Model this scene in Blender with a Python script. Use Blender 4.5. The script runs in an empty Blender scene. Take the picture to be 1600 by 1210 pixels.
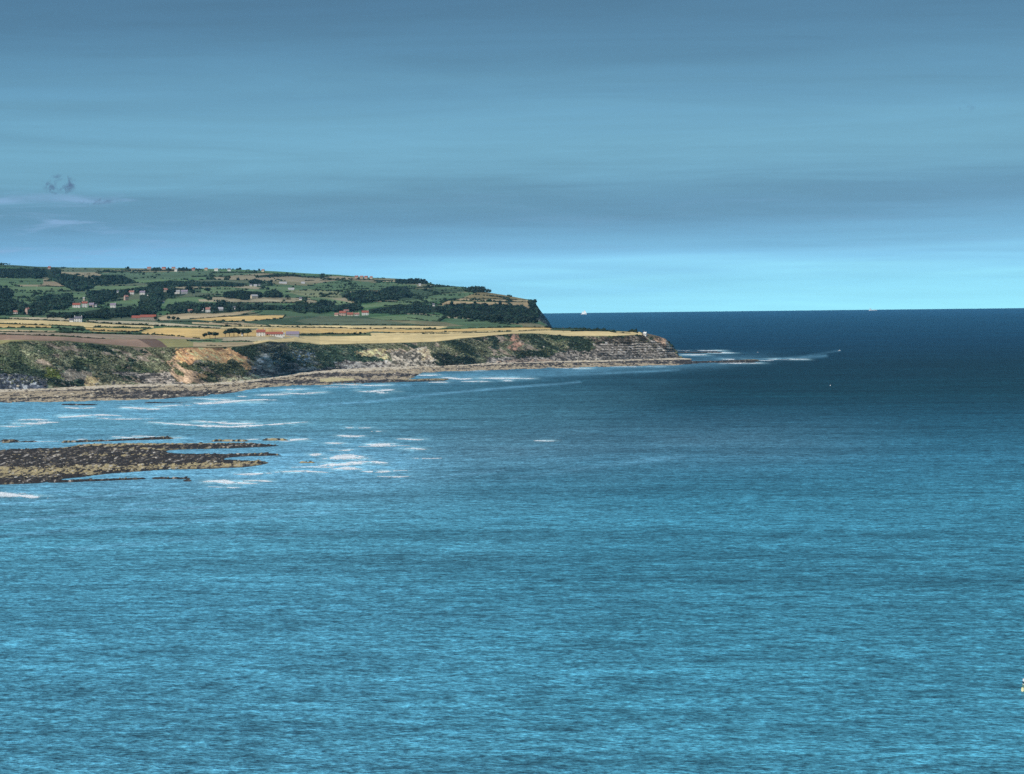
import bpy, math, random
import numpy as np

random.seed(7)
RNG = np.random.default_rng(7)
S = bpy.context.scene
C = S.collection

# ------------------------------------------------------------------ camera
CAM_H = 90.0            # cliff-top eye height above the sea
F = 4500.0              # focal length in photo pixels (1600 wide)
RE = 6.371e6            # earth radius: the sea really curves away to its horizon
PITCH = math.atan(138.4 / F)
ROLL = 0.0115
cp, sp = math.cos(PITCH), math.sin(PITCH)
fwd = np.array([0, cp, -sp]); r0 = np.array([1.0, 0, 0]); u0 = np.array([0, sp, cp])
cr, sr = math.cos(ROLL), math.sin(ROLL)
RIGHT = cr * r0 - sr * u0
UP = sr * r0 + cr * u0
from mathutils import Matrix, Vector
cam_d = bpy.data.cameras.new('camera')
cam_d.sensor_width = 36.0
cam_d.lens = 36.0 * F / 1600.0
cam_d.clip_start = 1.0
cam_d.clip_end = 200000.0
cam = bpy.data.objects.new('camera', cam_d)
C.objects.link(cam)
m = Matrix.Identity(4)
for i in range(3):
    m[i][0] = RIGHT[i]; m[i][1] = UP[i]; m[i][2] = -fwd[i]
m[2][3] = CAM_H
cam.matrix_world = m
S.camera = cam

# ------------------------------------------------------------------ light, sky, exposure
SUN_EL, SUN_AZ = math.radians(41), math.radians(-134)     # azimuth clockwise from +Y: sun to the left, a little behind the camera
sun_dir = Vector((math.sin(SUN_AZ) * math.cos(SUN_EL), math.cos(SUN_AZ) * math.cos(SUN_EL), math.sin(SUN_EL)))
sun_d = bpy.data.lights.new('sun', 'SUN')
sun_d.energy = 4.3
sun_d.angle = math.radians(0.5)
sun_d.color = (1.0, 0.94, 0.84)
sun = bpy.data.objects.new('sun', sun_d)
sun.rotation_euler = sun_dir.to_track_quat('Z', 'Y').to_euler()
C.objects.link(sun)

S.view_settings.view_transform = 'Standard'
S.view_settings.look = 'None'
S.view_settings.exposure = 0.0
S.view_settings.gamma = 1.0
S.view_settings.use_curve_mapping = False
S.cycles.use_denoising = False
S.cycles.volume_bounces = 0
S.cycles.max_bounces = 4
S.cycles.diffuse_bounces = 2
S.cycles.glossy_bounces = 2
S.cycles.transparent_max_bounces = 4

W = bpy.data.worlds.new('World')
S.world = W
W.use_nodes = True


class NT:
    """small helper round a node tree"""
    def __init__(s, tree):
        s.t = tree; s.n = tree.nodes; s.l = tree.links

    def new(s, typ, **kw):
        n = s.n.new(typ)
        for k, v in kw.items():
            setattr(n, k, v)
        return n

    def put(s, sock, v):
        if isinstance(v, bpy.types.NodeSocket):
            s.l.new(v, sock)
        elif v is not None:
            if sock.type == 'RGBA' and not hasattr(v, '__len__'):
                v = (v, v, v, 1)
            if sock.type == 'RGBA' and len(v) == 3:
                v = (*v, 1)
            sock.default_value = v

    def math(s, op, a, b=None, c=None, clamp=False):
        n = s.new('ShaderNodeMath', operation=op); n.use_clamp = clamp
        for i, v in enumerate((a, b, c)):
            if v is not None:
                s.put(n.inputs[i], v)
        return n.outputs[0]

    def vmath(s, op, a, b=None):
        n = s.new('ShaderNodeVectorMath', operation=op)
        s.put(n.inputs[0], a)
        if b is not None:
            s.put(n.inputs[1], b)
        return n.outputs[0]

    def mix(s, fac, a, b, mode='MIX'):
        n = s.new('ShaderNodeMix', data_type='RGBA', blend_type=mode)
        s.put(n.inputs[0], fac); s.put(n.inputs[6], a); s.put(n.inputs[7], b)
        return n.outputs[2]

    def noise(s, vec, scale, detail=3, rough=0.5, dist=0.0):
        n = s.new('ShaderNodeTexNoise')
        s.put(n.inputs['Vector'], vec)
        n.inputs['Scale'].default_value = scale
        n.inputs['Detail'].default_value = detail
        n.inputs['Roughness'].default_value = rough
        n.inputs['Distortion'].default_value = dist
        return n.outputs['Fac']

    def range(s, v, a, b, c=0.0, d=1.0, smooth=False):
        n = s.new('ShaderNodeMapRange')
        if smooth:
            n.interpolation_type = 'SMOOTHSTEP'
        s.put(n.inputs[0], v)
        for i, x in enumerate((a, b, c, d)):
            n.inputs[i + 1].default_value = x
        return n.outputs[0]

    def ramp(s, fac, stops, interp='EASE'):
        n = s.new('ShaderNodeValToRGB')
        e = n.color_ramp.elements
        n.color_ramp.interpolation = interp
        e[0].position, e[0].color = stops[0][0], (*stops[0][1], 1)
        e[1].position, e[1].color = stops[-1][0], (*stops[-1][1], 1)
        for p, c in stops[1:-1]:
            x = e.new(p); x.color = (*c, 1)
        s.put(n.inputs[0], fac)
        return n.outputs[0]


def lin(r, g, b):
    f = lambda c: (c / 255 / 12.92) if c <= 10 else ((c / 255 + 0.055) / 1.055) ** 2.4
    return (f(r), f(g), f(b))


w = NT(W.node_tree)
w.n.clear()
out = w.new('ShaderNodeOutputWorld')
bg = w.new('ShaderNodeBackground')
bg.inputs['Strength'].default_value = 0.1
w.l.new(bg.outputs[0], out.inputs[0])
sky = w.new('ShaderNodeTexSky', sky_type='NISHITA')
sky.sun_disc = False
sky.sun_elevation = SUN_EL
sky.sun_rotation = SUN_AZ
sky.air_density = 1.0; sky.dust_density = 0.6; sky.ozone_density = 2.0
tc = w.new('ShaderNodeTexCoord').outputs['Generated']
sep = w.new('ShaderNodeSeparateXYZ'); w.l.new(tc, sep.inputs[0])
dx, dy, dz = sep.outputs
# thin stratus veil in long level bands, strongest a few degrees up; a clear bright strip over the sea
flat = w.new('ShaderNodeCombineXYZ')
w.put(flat.inputs[0], w.math('MULTIPLY', dx, 3.0)); w.put(flat.inputs[1], w.math('MULTIPLY', dy, 3.0)); w.put(flat.inputs[2], w.math('MULTIPLY', dz, 60.0))
n1 = w.noise(flat.outputs[0], 1.0, 4, 0.55, 0.3)
flat2 = w.new('ShaderNodeCombineXYZ')
w.put(flat2.inputs[0], w.math('MULTIPLY', dx, 10.0)); w.put(flat2.inputs[1], w.math('MULTIPLY', dy, 10.0)); w.put(flat2.inputs[2], w.math('MULTIPLY', dz, 220.0))
n2 = w.noise(flat2.outputs[0], 1.0, 5, 0.6, 0.4)
zz = w.math('ADD', dz, w.math('MULTIPLY', w.math('SUBTRACT', n1, 0.5), 0.022))
zz = w.math('ADD', zz, w.math('MULTIPLY', w.math('SUBTRACT', n2, 0.5), 0.012))
zz = w.math('ADD', zz, w.math('MULTIPLY', dx, -0.012))
stops = [(-0.010, (0.58, 1.42, 1.58)), (0.001, (0.48, 1.20, 1.42)), (0.0075, (0.33, 0.84, 1.12)), (0.014, (0.245, 0.62, 0.92)), (0.021, (0.185, 0.49, 0.74)),
         (0.0275, lin(105, 163, 200)), (0.0335, lin(88, 140, 172)), (0.041, lin(104, 161, 191)), (0.053, lin(113, 173, 202)),
         (0.068, lin(99, 156, 189)), (0.085, lin(84, 136, 170)), (0.107, lin(69, 113, 146)), (0.16, lin(64, 108, 142)), (0.5, lin(66, 112, 148)), (0.98, lin(64, 110, 148))]
sc = [((z + 0.02), c) for z, c in stops]
# position is compressed with a square root so the low bands get room in the ramp
pos = w.math('SQRT', w.math('MAXIMUM', w.math('ADD', zz, 0.02), 0.0))
veil = w.ramp(pos, [(math.sqrt(z), tuple(q * 0.5 for q in c)) for z, c in sc], 'B_SPLINE')   # halved: ramp colours stop at 1
veil = w.vmath('SCALE', veil); w.n[-1].inputs['Scale'].default_value = 20.0
# the low left sky over the land is a deeper blue than the strip over the open sea
low = w.range(dz, 0.0, 0.035, 1.0, 0.0, True)
leftness = w.math('MULTIPLY', low, w.range(dx, -0.20, 0.13, 1.0, 0.0, True))
veil = w.mix(leftness, veil, w.mix(1.0, veil, (0.86, 0.80, 0.93), 'MULTIPLY'))
flat3 = w.new('ShaderNodeCombineXYZ')
w.put(flat3.inputs[0], w.math('MULTIPLY', dx, 5.0)); w.put(flat3.inputs[1], w.math('MULTIPLY', dy, 5.0)); w.put(flat3.inputs[2], w.math('MULTIPLY', dz, 75.0))
n3 = w.noise(flat3.outputs[0], 1.0, 7, 0.68, 0.8)
mott = w.math('MULTIPLY', w.range(n2, 0.25, 0.75, 0.93, 1.07), w.range(n3, 0.28, 0.72, 0.90, 1.10))
vm = w.new('ShaderNodeVectorMath', operation='SCALE'); w.l.new(veil, vm.inputs[0]); w.l.new(mott, vm.inputs['Scale'])
veil = vm.outputs[0]
# pale puffs and streaks low on the left, and a few dark scraps of cloud above them
pu = w.new('ShaderNodeCombineXYZ')
w.put(pu.inputs[0], w.math('MULTIPLY', dx, 26.0)); w.put(pu.inputs[1], w.math('MULTIPLY', dy, 26.0)); w.put(pu.inputs[2], w.math('MULTIPLY', dz, 240.0))
pn = w.noise(pu.outputs[0], 1.0, 5, 0.6, 0.6)
pz = w.math('MULTIPLY', w.range(dz, 0.012, 0.018, 0, 1, True), w.range(dz, 0.034, 0.040, 1, 0, True))
px_ = w.range(dx, -0.16, -0.08, 1, 0.12, True)
pf = w.math('MULTIPLY', w.math('MULTIPLY', w.range(pn, 0.48, 0.72, 0, 0.75, True), pz), px_)
veil = w.mix(pf, veil, (2.7, 4.7, 7.6))


def scraps(cx, cz, rx, rz, seed_scale, thr, amount):
    global veil
    ex = w.math('DIVIDE', w.math('SUBTRACT', dx, cx), rx)
    ez = w.math('DIVIDE', w.math('SUBTRACT', dz, cz), rz)
    rr = w.math('ADD', w.math('MULTIPLY', ex, ex), w.math('MULTIPLY', ez, ez))
    mask = w.range(rr, 0.25, 1.0, 1.0, 0.0, True)
    nn = w.noise(tc, seed_scale, 5, 0.6, 0.5)
    f = w.math('MULTIPLY', w.range(nn, thr, thr + 0.22, 0, amount, True), mask)
    veil = w.mix(f, veil, (0.75, 1.6, 3.0))


scraps((107 - 800) / F, (475 - 292) / F, 0.0065, 0.0040, 300, 0.44, 1.0)
scraps((160 - 800) / F, (475 - 318) / F, 0.008, 0.0013, 300, 0.40, 0.55)
scraps((1500 - 800) / F, (458 - 172) / F, 0.005, 0.003, 300, 0.50, 0.2)
mixn = w.mix(0.93, sky.outputs[0], veil)
w.l.new(mixn, bg.inputs['Color'])


# ------------------------------------------------------------------ helpers: rays, noise, meshes
def ray(px, py):
    px = np.asarray(px, float); py = np.asarray(py, float)
    a = (px - 800) / F; b = (605 - py) / F
    return fwd + a[..., None] * RIGHT + b[..., None] * UP


def slope(px, py):
    """rise per metre of horizontal distance along the sight line"""
    r = ray(px, py)
    return r[..., 2] / np.hypot(r[..., 0], r[..., 1])


def drop(d):
    return d * d / (2 * RE)


def sea_dist(px, py, e=0.0):
    """horizontal distance at which the sight line meets height e above the curved sea"""
    s = slope(px, py)
    q = np.maximum(s * s - 2 * (CAM_H - e) / RE, 1e-9)
    return RE * (-s - np.sqrt(q))


def bearing(px, py=540.0):
    r = ray(px, py)
    h = np.hypot(r[..., 0], r[..., 1])
    return r[..., 0] / h, r[..., 1] / h


def project(P):
    P = np.asarray(P, float)
    v = P - np.array([0, 0, CAM_H])
    dep = v @ fwd
    return 800 + F * (v @ RIGHT) / dep, 605 - F * (v @ UP) / dep


def h2(ix, iy, seed):
    n = (ix.astype(np.int64) * 374761393 + iy.astype(np.int64) * 668265263 + seed * 974634777) & 0xFFFFFFFF
    n = ((n ^ (n >> 13)) * 1274126177) & 0xFFFFFFFF
    n = (n ^ (n >> 16)) & 0xFFFFFFFF
    return n / 4294967295.0


def vn(x, y, seed=0):
    x = np.asarray(x, float); y = np.asarray(y, float)
    x, y = np.broadcast_arrays(x, y)
    ix = np.floor(x); iy = np.floor(y)
    fx = x - ix; fy = y - iy
    fx = fx * fx * (3 - 2 * fx); fy = fy * fy * (3 - 2 * fy)
    a = h2(ix, iy, seed); b = h2(ix + 1, iy, seed); c = h2(ix, iy + 1, seed); d = h2(ix + 1, iy + 1, seed)
    return (a + (b - a) * fx) * (1 - fy) + (c + (d - c) * fx) * fy


def fbm(x, y, seed=0, oct=4, gain=0.5):
    t = 0; amp = 1; tot = 0
    for k in range(oct):
        t = t + amp * vn(x * 2 ** k, y * 2 ** k, seed + k * 17)
        tot += amp; amp *= gain
    return t / tot


def sstep(x, a, b):  # works either way round
    t = np.clip((x - a) / (b - a), 0, 1)
    return t * t * (3 - 2 * t)


def in_poly(px, py, poly):
    c = np.zeros(px.shape, bool)
    n = len(poly)
    for i in range(n):
        x1, y1 = poly[i]; x2, y2 = poly[(i + 1) % n]
        if y1 == y2:
            continue
        k = ((y1 > py) != (y2 > py)) & (px < (x2 - x1) * (py - y1) / (y2 - y1) + x1)
        c ^= k
    return c


def mesh_np(name, V, faces, mat=None, col=None, smooth=False, link=True):
    """faces: list of int arrays (n,3) or (n,4)"""
    me = bpy.data.meshes.new(name)
    V = np.ascontiguousarray(V, dtype=np.float32)
    me.vertices.add(len(V)); me.vertices.foreach_set('co', V.ravel())
    flat = np.concatenate([np.asarray(f).ravel() for f in faces]).astype(np.int32)
    tot = np.concatenate([np.full(len(f), np.asarray(f).shape[1]) for f in faces]).astype(np.int32)
    start = np.concatenate([[0], np.cumsum(tot)[:-1]]).astype(np.int32)
    me.loops.add(len(flat)); me.loops.foreach_set('vertex_index', flat)
    me.polygons.add(len(tot))
    me.polygons.foreach_set('loop_start', start)
    me.polygons.foreach_set('loop_total', tot)
    me.polygons.foreach_set('use_smooth', np.full(len(tot), smooth, bool))
    me.update(calc_edges=True)
    if col is not None:
        a = me.color_attributes.new('Col', 'FLOAT_COLOR', 'POINT')
        cc = np.ones((len(V), 4), np.float32); cc[:, :3] = col
        a.data.foreach_set('color', cc.ravel())
    if mat is not None:
        me.materials.append(mat)
    if not link:
        return me
    o = bpy.data.objects.new(name, me)
    C.objects.link(o)
    return o


def tag(o, label=None, cat=None, group=None, kind=None):
    if label: o['label'] = label
    if cat: o['category'] = cat
    if group: o['group'] = group
    if kind: o['kind'] = kind
    return o


def grid_faces(nr, nc):
    i = np.arange(nr - 1)[:, None] * nc + np.arange(nc - 1)[None, :]
    return np.stack([i, i + 1, i + nc + 1, i + nc], -1).reshape(-1, 4)


def sub_mesh(V, Fq, keep, col):
    """compact a subset of quads"""
    f = Fq[keep]
    u, inv = np.unique(f, return_inverse=True)
    return V[u], inv.reshape(f.shape), col[u]


# ------------------------------------------------------------------ materials
def surf(name, color=None, rough=0.9, n_scale=0.15, n_amt=0.35, bump=0.0, b_scale=0.3, spec=0.2, stretch=None, n2_scale=None, n2_amt=0.0):
    mt = bpy.data.materials.new(name)
    mt.use_nodes = True
    g = NT(mt.node_tree)
    p = mt.node_tree.nodes['Principled BSDF']
    p.inputs['Roughness'].default_value = rough
    p.inputs['Specular IOR Level'].default_value = spec
    pos = g.new('ShaderNodeNewGeometry').outputs['Position']
    if stretch:
        pos = g.vmath('MULTIPLY', pos, stretch)
    if color is None:
        base = g.new('ShaderNodeAttribute', attribute_name='Col').outputs['Color']
    else:
        rgb = g.new('ShaderNodeRGB'); rgb.outputs[0].default_value = (*color, 1); base = rgb.outputs[0]
    k = g.range(g.noise(pos, n_scale, 4, 0.65), 0.25, 0.75, 1 - n_amt, 1 + n_amt)
    if n2_scale:
        k = g.math('MULTIPLY', k, g.range(g.noise(pos, n2_scale, 3, 0.6), 0.25, 0.75, 1 - n2_amt, 1 + n2_amt))
    vs = g.new('ShaderNodeVectorMath', operation='SCALE')
    g.l.new(base, vs.inputs[0]); g.l.new(k, vs.inputs['Scale'])
    g.l.new(vs.outputs[0], p.inputs['Base Color'])
    if bump:
        b = g.new('ShaderNodeBump'); b.inputs['Strength'].default_value = 1.0; b.inputs['Distance'].default_value = bump
        g.l.new(g.noise(pos, b_scale, 5, 0.65), b.inputs['Height'])
        g.l.new(b.outputs[0], p.inputs['Normal'])
    return mt


M_land = surf('field_crop', n_scale=0.010, n_amt=0.26, n2_scale=0.06, n2_amt=0.14, stretch=(1.0, 0.45, 1.0), spec=0.1)
M_hill = surf('hill_pasture', n_scale=0.010, n_amt=0.22, n2_scale=0.05, n2_amt=0.15, spec=0.1)
M_cliff = surf('cliff_ground', n_scale=0.35, n_amt=0.5, bump=1.6, b_scale=0.22, n2_scale=0.06, n2_amt=0.35, spec=0.1)
M_shore = surf('shore_rock', n_scale=0.5, n_amt=0.6, bump=0.5, b_scale=0.6, rough=0.8, spec=0.2)
M_leaf = surf('leaves', n_scale=0.4, n_amt=0.35, rough=0.9, spec=0.1)
M_bark = surf('bark', (0.07, 0.055, 0.04), n_scale=2.0)
M_boulder = surf('boulder', n_scale=0.8, n_amt=0.4, rough=0.85)


def sea_material():
    mt = bpy.data.materials.new('sea_water')
    mt.use_nodes = True
    g = NT(mt.node_tree); g.n.clear()
    o = g.new('ShaderNodeOutputMaterial')
    pos = g.new('ShaderNodeNewGeometry').outputs['Position']
    base = g.new('ShaderNodeAttribute', attribute_name='Col').outputs['Color']
    rot = g.new('ShaderNodeVectorRotate'); rot.rotation_type = 'Z_AXIS'; rot.inputs['Angle'].default_value = math.radians(9)
    g.l.new(pos, rot.inputs['Vector'])
    pos = rot.outputs[0]
    sw = g.vmath('MULTIPLY', pos, (0.75, 1.0, 1.0))
    ripple = g.noise(sw, 0.75, 3, 0.65)             # wavelets of a metre or two
    chop = g.noise(sw, 0.2, 4, 0.62, 0.3)           # chop 6 m
    swell = g.noise(g.vmath('MULTIPLY', pos, (0.25, 1.0, 1.0)), 0.035, 3, 0.5)
    patch = g.noise(g.vmath('MULTIPLY', pos, (0.35, 1.0, 1.0)), 0.006, 4, 0.55, 0.5)
    streak = g.noise(g.vmath('MULTIPLY', pos, (0.18, 1.0, 1.0)), 0.018, 4, 0.6, 0.4)
    gust = g.noise(g.vmath('MULTIPLY', pos, (0.5, 1.0, 1.0)), 0.075, 6, 0.7, 0.9)
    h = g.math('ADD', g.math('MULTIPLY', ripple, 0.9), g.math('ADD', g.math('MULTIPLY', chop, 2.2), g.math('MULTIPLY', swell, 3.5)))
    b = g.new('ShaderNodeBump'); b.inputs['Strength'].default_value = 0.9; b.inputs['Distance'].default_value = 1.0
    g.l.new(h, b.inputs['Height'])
    # sea colour: patches, wind streaks, and bright wavelets with shaded troughs painted in
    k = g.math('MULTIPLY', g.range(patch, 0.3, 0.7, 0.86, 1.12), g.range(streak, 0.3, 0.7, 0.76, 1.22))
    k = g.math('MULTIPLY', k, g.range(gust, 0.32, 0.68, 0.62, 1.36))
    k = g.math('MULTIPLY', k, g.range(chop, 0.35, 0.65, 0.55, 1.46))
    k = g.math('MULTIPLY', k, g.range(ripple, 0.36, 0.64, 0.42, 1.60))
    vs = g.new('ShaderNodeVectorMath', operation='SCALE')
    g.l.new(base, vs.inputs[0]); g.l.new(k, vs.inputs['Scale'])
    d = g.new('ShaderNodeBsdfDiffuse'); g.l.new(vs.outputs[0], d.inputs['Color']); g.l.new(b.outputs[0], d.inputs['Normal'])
    gl = g.new('ShaderNodeBsdfGlossy'); gl.inputs['Roughness'].default_value = 0.25; gl.inputs['Color'].default_value = (0.9, 0.95, 1, 1)
    g.l.new(b.outputs[0], gl.inputs['Normal'])
    fr = g.new('ShaderNodeFresnel'); fr.inputs['IOR'].default_value = 1.33; g.l.new(b.outputs[0], fr.inputs['Normal'])
    fac = g.math('MINIMUM', g.math('MULTIPLY', fr.outputs[0], 0.35), 0.12)
    ms = g.new('ShaderNodeMixShader'); g.l.new(fac, ms.inputs[0]); g.l.new(d.outputs[0], ms.inputs[1]); g.l.new(gl.outputs[0], ms.inputs[2])
    g.l.new(ms.outputs[0], o.inputs[0])
    return mt


M_sea = sea_material()


def lerp_table(px, tab):
    tab = np.array(tab, float)
    return np.interp(px, tab[:, 0], tab[:, 1])


def seg_dist(px, py, a, b, ky=1.0):
    ax, ay = a; bx, by = b
    vx, vy = bx - ax, (by - ay) * ky
    wx, wy = px - ax, (py - ay) * ky
    t = np.clip((wx * vx + wy * vy) / max(vx * vx + vy * vy, 1e-9), 0, 1)
    return np.hypot(wx - t * vx, wy - t * vy)


# lines of breaking water: from, to, height in the picture, thickness, strength
SURF = [(-60, 75, 776, 2.6, 1.0), (0, 40, 771, 1.0, .5), (175, 283, 684, 1.4, .9), (120, 136, 686.5, .8, .6), (205, 250, 682, .9, .6), (232, 480, 661.5, 1.5, 1.3), (300, 400, 660, 1.6, 1.0), (385, 405, 686.5, .9, .8), (415, 482, 687, 1.4, 1.0),
          (508, 540, 692.5, 1.2, .9), (572, 618, 694.5, 1.7, 1.1), (515, 552, 703, 1.2, .8), (540, 552, 668, .9, .7), (560, 580, 668.5, .6, .5), (527, 570, 681, 1.2, .9), (580, 596, 674, .9, .7), (620, 662, 686.5, 1.1, .7), (625, 665, 701.5, 1.5, .9),
          (484, 502, 710, 1.6, .9), (505, 575, 715.5, 3.0, 1.3), (498, 606, 724.5, 3.0, 1.8), (518, 565, 732.5, 1.8, .9), (430, 512, 737.5, 1.2, .9), (566, 636, 736, 1.3, .9), (365, 425, 740, 1.2, .8), (318, 402, 753.5, 3.2, 1.3), (380, 425, 751.5, 1.2, .7), (590, 640, 744.5, .9, .4),
          (325, 375, 761, 1.0, .4), (187, 256, 638, 1.3, 1.2), (100, 150, 637, 1.0, .7), (90, 190, 650.5, 1.6, 1.0), (20, 92, 661, 1.5, 1.0), (28, 75, 656, 1.0, .7), (0, 50, 666, .9, .5), (150, 240, 654, .8, .4), (284, 432, 627.8, 1.5, 1.4), (300, 362, 624, 1.1, .8), (240, 300, 634, 1, .5),
          (398, 452, 617, 1.1, .8), (368, 386, 619.5, .9, .7), (446, 476, 608, 1.1, .9), (440, 512, 613.8, 1.2, 1.0), (560, 622, 610.5, 2.0, 1.2), (588, 606, 613.8, .8, .8), (520, 612, 601.6, .9, .8), (500, 560, 605, .6, .3),
          (748, 834, 591.3, 1.3, 1.3), (786, 800, 595, .9, .8), (690, 742, 591, 1.6, .6), (640, 690, 586, 1.4, .7), (668, 700, 597.5, 1, .5), (720, 765, 596, .8, .5), (880, 925, 575.6, .9, .8), (700, 760, 579.6, .6, .3), (950, 1040, 573.2, .5, .4),
          (1058, 1130, 548, .8, 1.3), (1062, 1108, 554.6, 1.0, 1.2), (1102, 1148, 551.3, 1.3, 1.5), (1128, 1158, 561.6, .8, .9), (1200, 1264, 561.6, 1.1, 1.7), (1122, 1192, 567.6, .9, .9), (1180, 1210, 563.5, .6, .7), 
          (834, 866, 689, 1.0, .9), (560, 640, 697, .8, .3), (640, 690, 716, .7, .25), (455, 520, 730, .8, .4), (0, 90, 690, .5, .2)]


# ------------------------------------------------------------------ sea: one curved sheet to beyond the horizon
def build_sea():
    cols = np.concatenate([np.arange(-5200, -320, 160), np.arange(-320, 1920, 5), np.arange(1920, 6800, 160)]).astype(float)
    rows = np.concatenate([np.linspace(3200, 1300, 30), np.arange(1296, 820, -5), np.arange(820, 560, -1.5), np.arange(560, 500, -1.5)]).astype(float)
    vv = rows - 466.6
    d = CAM_H * F / vv                       # flat-earth estimate is only used for spacing
    d = np.concatenate([d, np.geomspace(d[-1] * 1.03, 42000, 60)])
    sx, sy = bearing(np.clip(cols, -5200, 6800))
    X = d[:, None] * sx[None]; Y = d[:, None] * sy[None]; Z = -drop(d)[:, None] + 0 * X
    V = np.stack([X, Y, Z], -1).reshape(-1, 3)
    px, py = project(V)
    # sea colour by distance and by side (darkest far out on the right)
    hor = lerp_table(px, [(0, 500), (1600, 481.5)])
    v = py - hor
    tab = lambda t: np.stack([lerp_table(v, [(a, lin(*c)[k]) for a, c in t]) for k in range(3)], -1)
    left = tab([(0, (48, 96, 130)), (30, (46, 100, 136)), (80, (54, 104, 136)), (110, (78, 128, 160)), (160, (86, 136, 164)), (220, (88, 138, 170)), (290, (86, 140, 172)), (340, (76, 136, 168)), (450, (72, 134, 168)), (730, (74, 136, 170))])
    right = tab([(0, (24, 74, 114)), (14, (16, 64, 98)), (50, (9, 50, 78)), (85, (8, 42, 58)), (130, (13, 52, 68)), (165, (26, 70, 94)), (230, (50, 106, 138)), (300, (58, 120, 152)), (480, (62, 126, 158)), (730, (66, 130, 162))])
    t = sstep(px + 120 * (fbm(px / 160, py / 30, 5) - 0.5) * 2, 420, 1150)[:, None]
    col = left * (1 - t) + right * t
    # grey-mauve silty drift off the reef
    silt = np.exp(-((py - 700 - (px - 900) * -0.02) / 38) ** 2) * sstep(px, 560, 760) * (1 - sstep(px, 1150, 1500)) * (0.5 + 0.5 * fbm(px / 90, py / 9, 9))
    col = col * (1 - 0.4 * silt[:, None]) + 0.4 * silt[:, None] * np.array(lin(96, 124, 150))
    # milky aerated water round reef and shore
    milk = np.exp(-((py - 722) / 42) ** 2) * (1 - sstep(px, 520, 760)) * 0.7
    milk = np.maximum(milk, np.exp(-((py - 640) / 26) ** 2) * (1 - sstep(px, 250, 620)) * 0.5)
    milk = np.maximum(milk, np.exp(-((py - (590 - (px - 700) * 0.06)) / 9) ** 2) * sstep(px, 560, 700) * (1 - sstep(px, 1100, 1250)) * 0.4)
    milk = milk * (0.45 + 0.8 * fbm(px / 70, py / 6, 21))
    # long drifting foam lines left by spent swells
    lines = [([(0, 789), (140, 777), (277, 766)], 2.0, .6), ([(0, 816), (131, 804), (197, 797), (330, 793)], 2.2, .6), ([(37, 799), (110, 795)], 1.6, .4),
             ([(197, 789), (300, 778), (380, 770)], 1.8, .5), ([(485, 634), (575, 628), (680, 616), (795, 606), (905, 598)], 1.6, .55),
             ([(800, 748), (961, 726), (1068, 713)], 3.5, .16), ([(1265, 555), (1311, 548)], 1.0, .22), ([(540, 760), (660, 748), (790, 735)], 2.5, .3),
             ([(0, 676), (120, 670), (240, 672)], 2.2, .5), ([(0, 660), (130, 654), (320, 650)], 2.5, .5), ([(0, 640), (160, 636), (330, 633), (460, 630)], 2.2, .6),
             ([(0, 697), (80, 694), (200, 688), (330, 684)], 2.2, .6), ([(340, 700), (520, 706), (650, 700)], 3, .5), ([(420, 716), (560, 726), (650, 722)], 4, .6),
             ([(0, 770), (150, 766), (330, 752), (460, 745)], 3, .5), ([(640, 590), (760, 591), (900, 586), (1060, 578)], 2, .4), ([(380, 612), (520, 606), (640, 602)], 2.2, .6),
             ([(0, 838), (180, 822), (360, 812), (520, 800)], 2.6, .3), ([(100, 860), (330, 840), (560, 830)], 3, .22), ([(1060, 556), (1200, 562), (1290, 556)], 2, .35)]
    for pts, wd, am in lines:
        dd = np.full(px.shape, 1e9)
        wob = 1.5 * (fbm(px / 60, py / 400, 33) - 0.5)
        for a, b in zip(pts[:-1], pts[1:]):
            dd = np.minimum(dd, seg_dist(px, py + wob, a, b, 1.0))
        milk = np.maximum(milk, am * np.exp(-(dd / wd) ** 2) * (0.4 + 1.0 * fbm(px / 40, py / 10, 35)))
    milk = np.clip(milk, 0, 1)[:, None]
    col = col * (1 - milk) + milk * np.array(lin(122, 178, 222))
    halo = np.zeros(px.shape)
    for (a, b, y, th, dens) in SURF:
        q = np.exp(-((py - y) / (th * 0.9 + (0.9 if y > 575 else 0.4))) ** 2) * sstep(px, a - 14, a + 10) * (1 - sstep(px, b - 10, b + 16))
        halo = np.maximum(halo, 0.85 * min(dens, 1) * q)
    halo = (halo * sstep(fbm(px / 24, py / 2.2, 37), 0.28, 0.66))[:, None]
    col = col * (1 - halo) + halo * np.array(lin(176, 218, 246))
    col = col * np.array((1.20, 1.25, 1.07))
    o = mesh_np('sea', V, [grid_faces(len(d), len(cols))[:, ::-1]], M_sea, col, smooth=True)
    return tag(o, kind='structure')


build_sea()

# ------------------------------------------------------------------ land profile: heights by bearing and distance
PX = np.arange(-300, 1080.1, 1.25)
NC = len(PX)
jit = lambda s, a, sc: a * (fbm(PX / sc, PX * 0 + s, s, 4) - 0.5) * 2
y_water = lerp_table(PX, [(-300, 648), (0, 631), (100, 628), (240, 624), (300, 620), (350, 616), (400, 607), (440, 603.5), (500, 602), (560, 600.5), (620, 599), (640, 592), (660, 582), (700, 580.5), (760, 578.5), (860, 576), (900, 574.5), (1000, 572.5), (1060, 570.5), (1080, 569.5)]) + jit(3, 1.2, 22)
y_toe = lerp_table(PX, [(-300, 622), (0, 608), (90, 605.5), (180, 601), (240, 598.5), (300, 600), (350, 596.5), (380, 594.5), (400, 592.5), (420, 590), (440, 587), (460, 583.5), (490, 579.5), (530, 576.5), (600, 573.3), (680, 571.5), (740, 569), (800, 566.5), (860, 564.5), (1000, 561.5), (1060, 559.5), (1080, 561)]) + jit(5, 0.5, 50)
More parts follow.
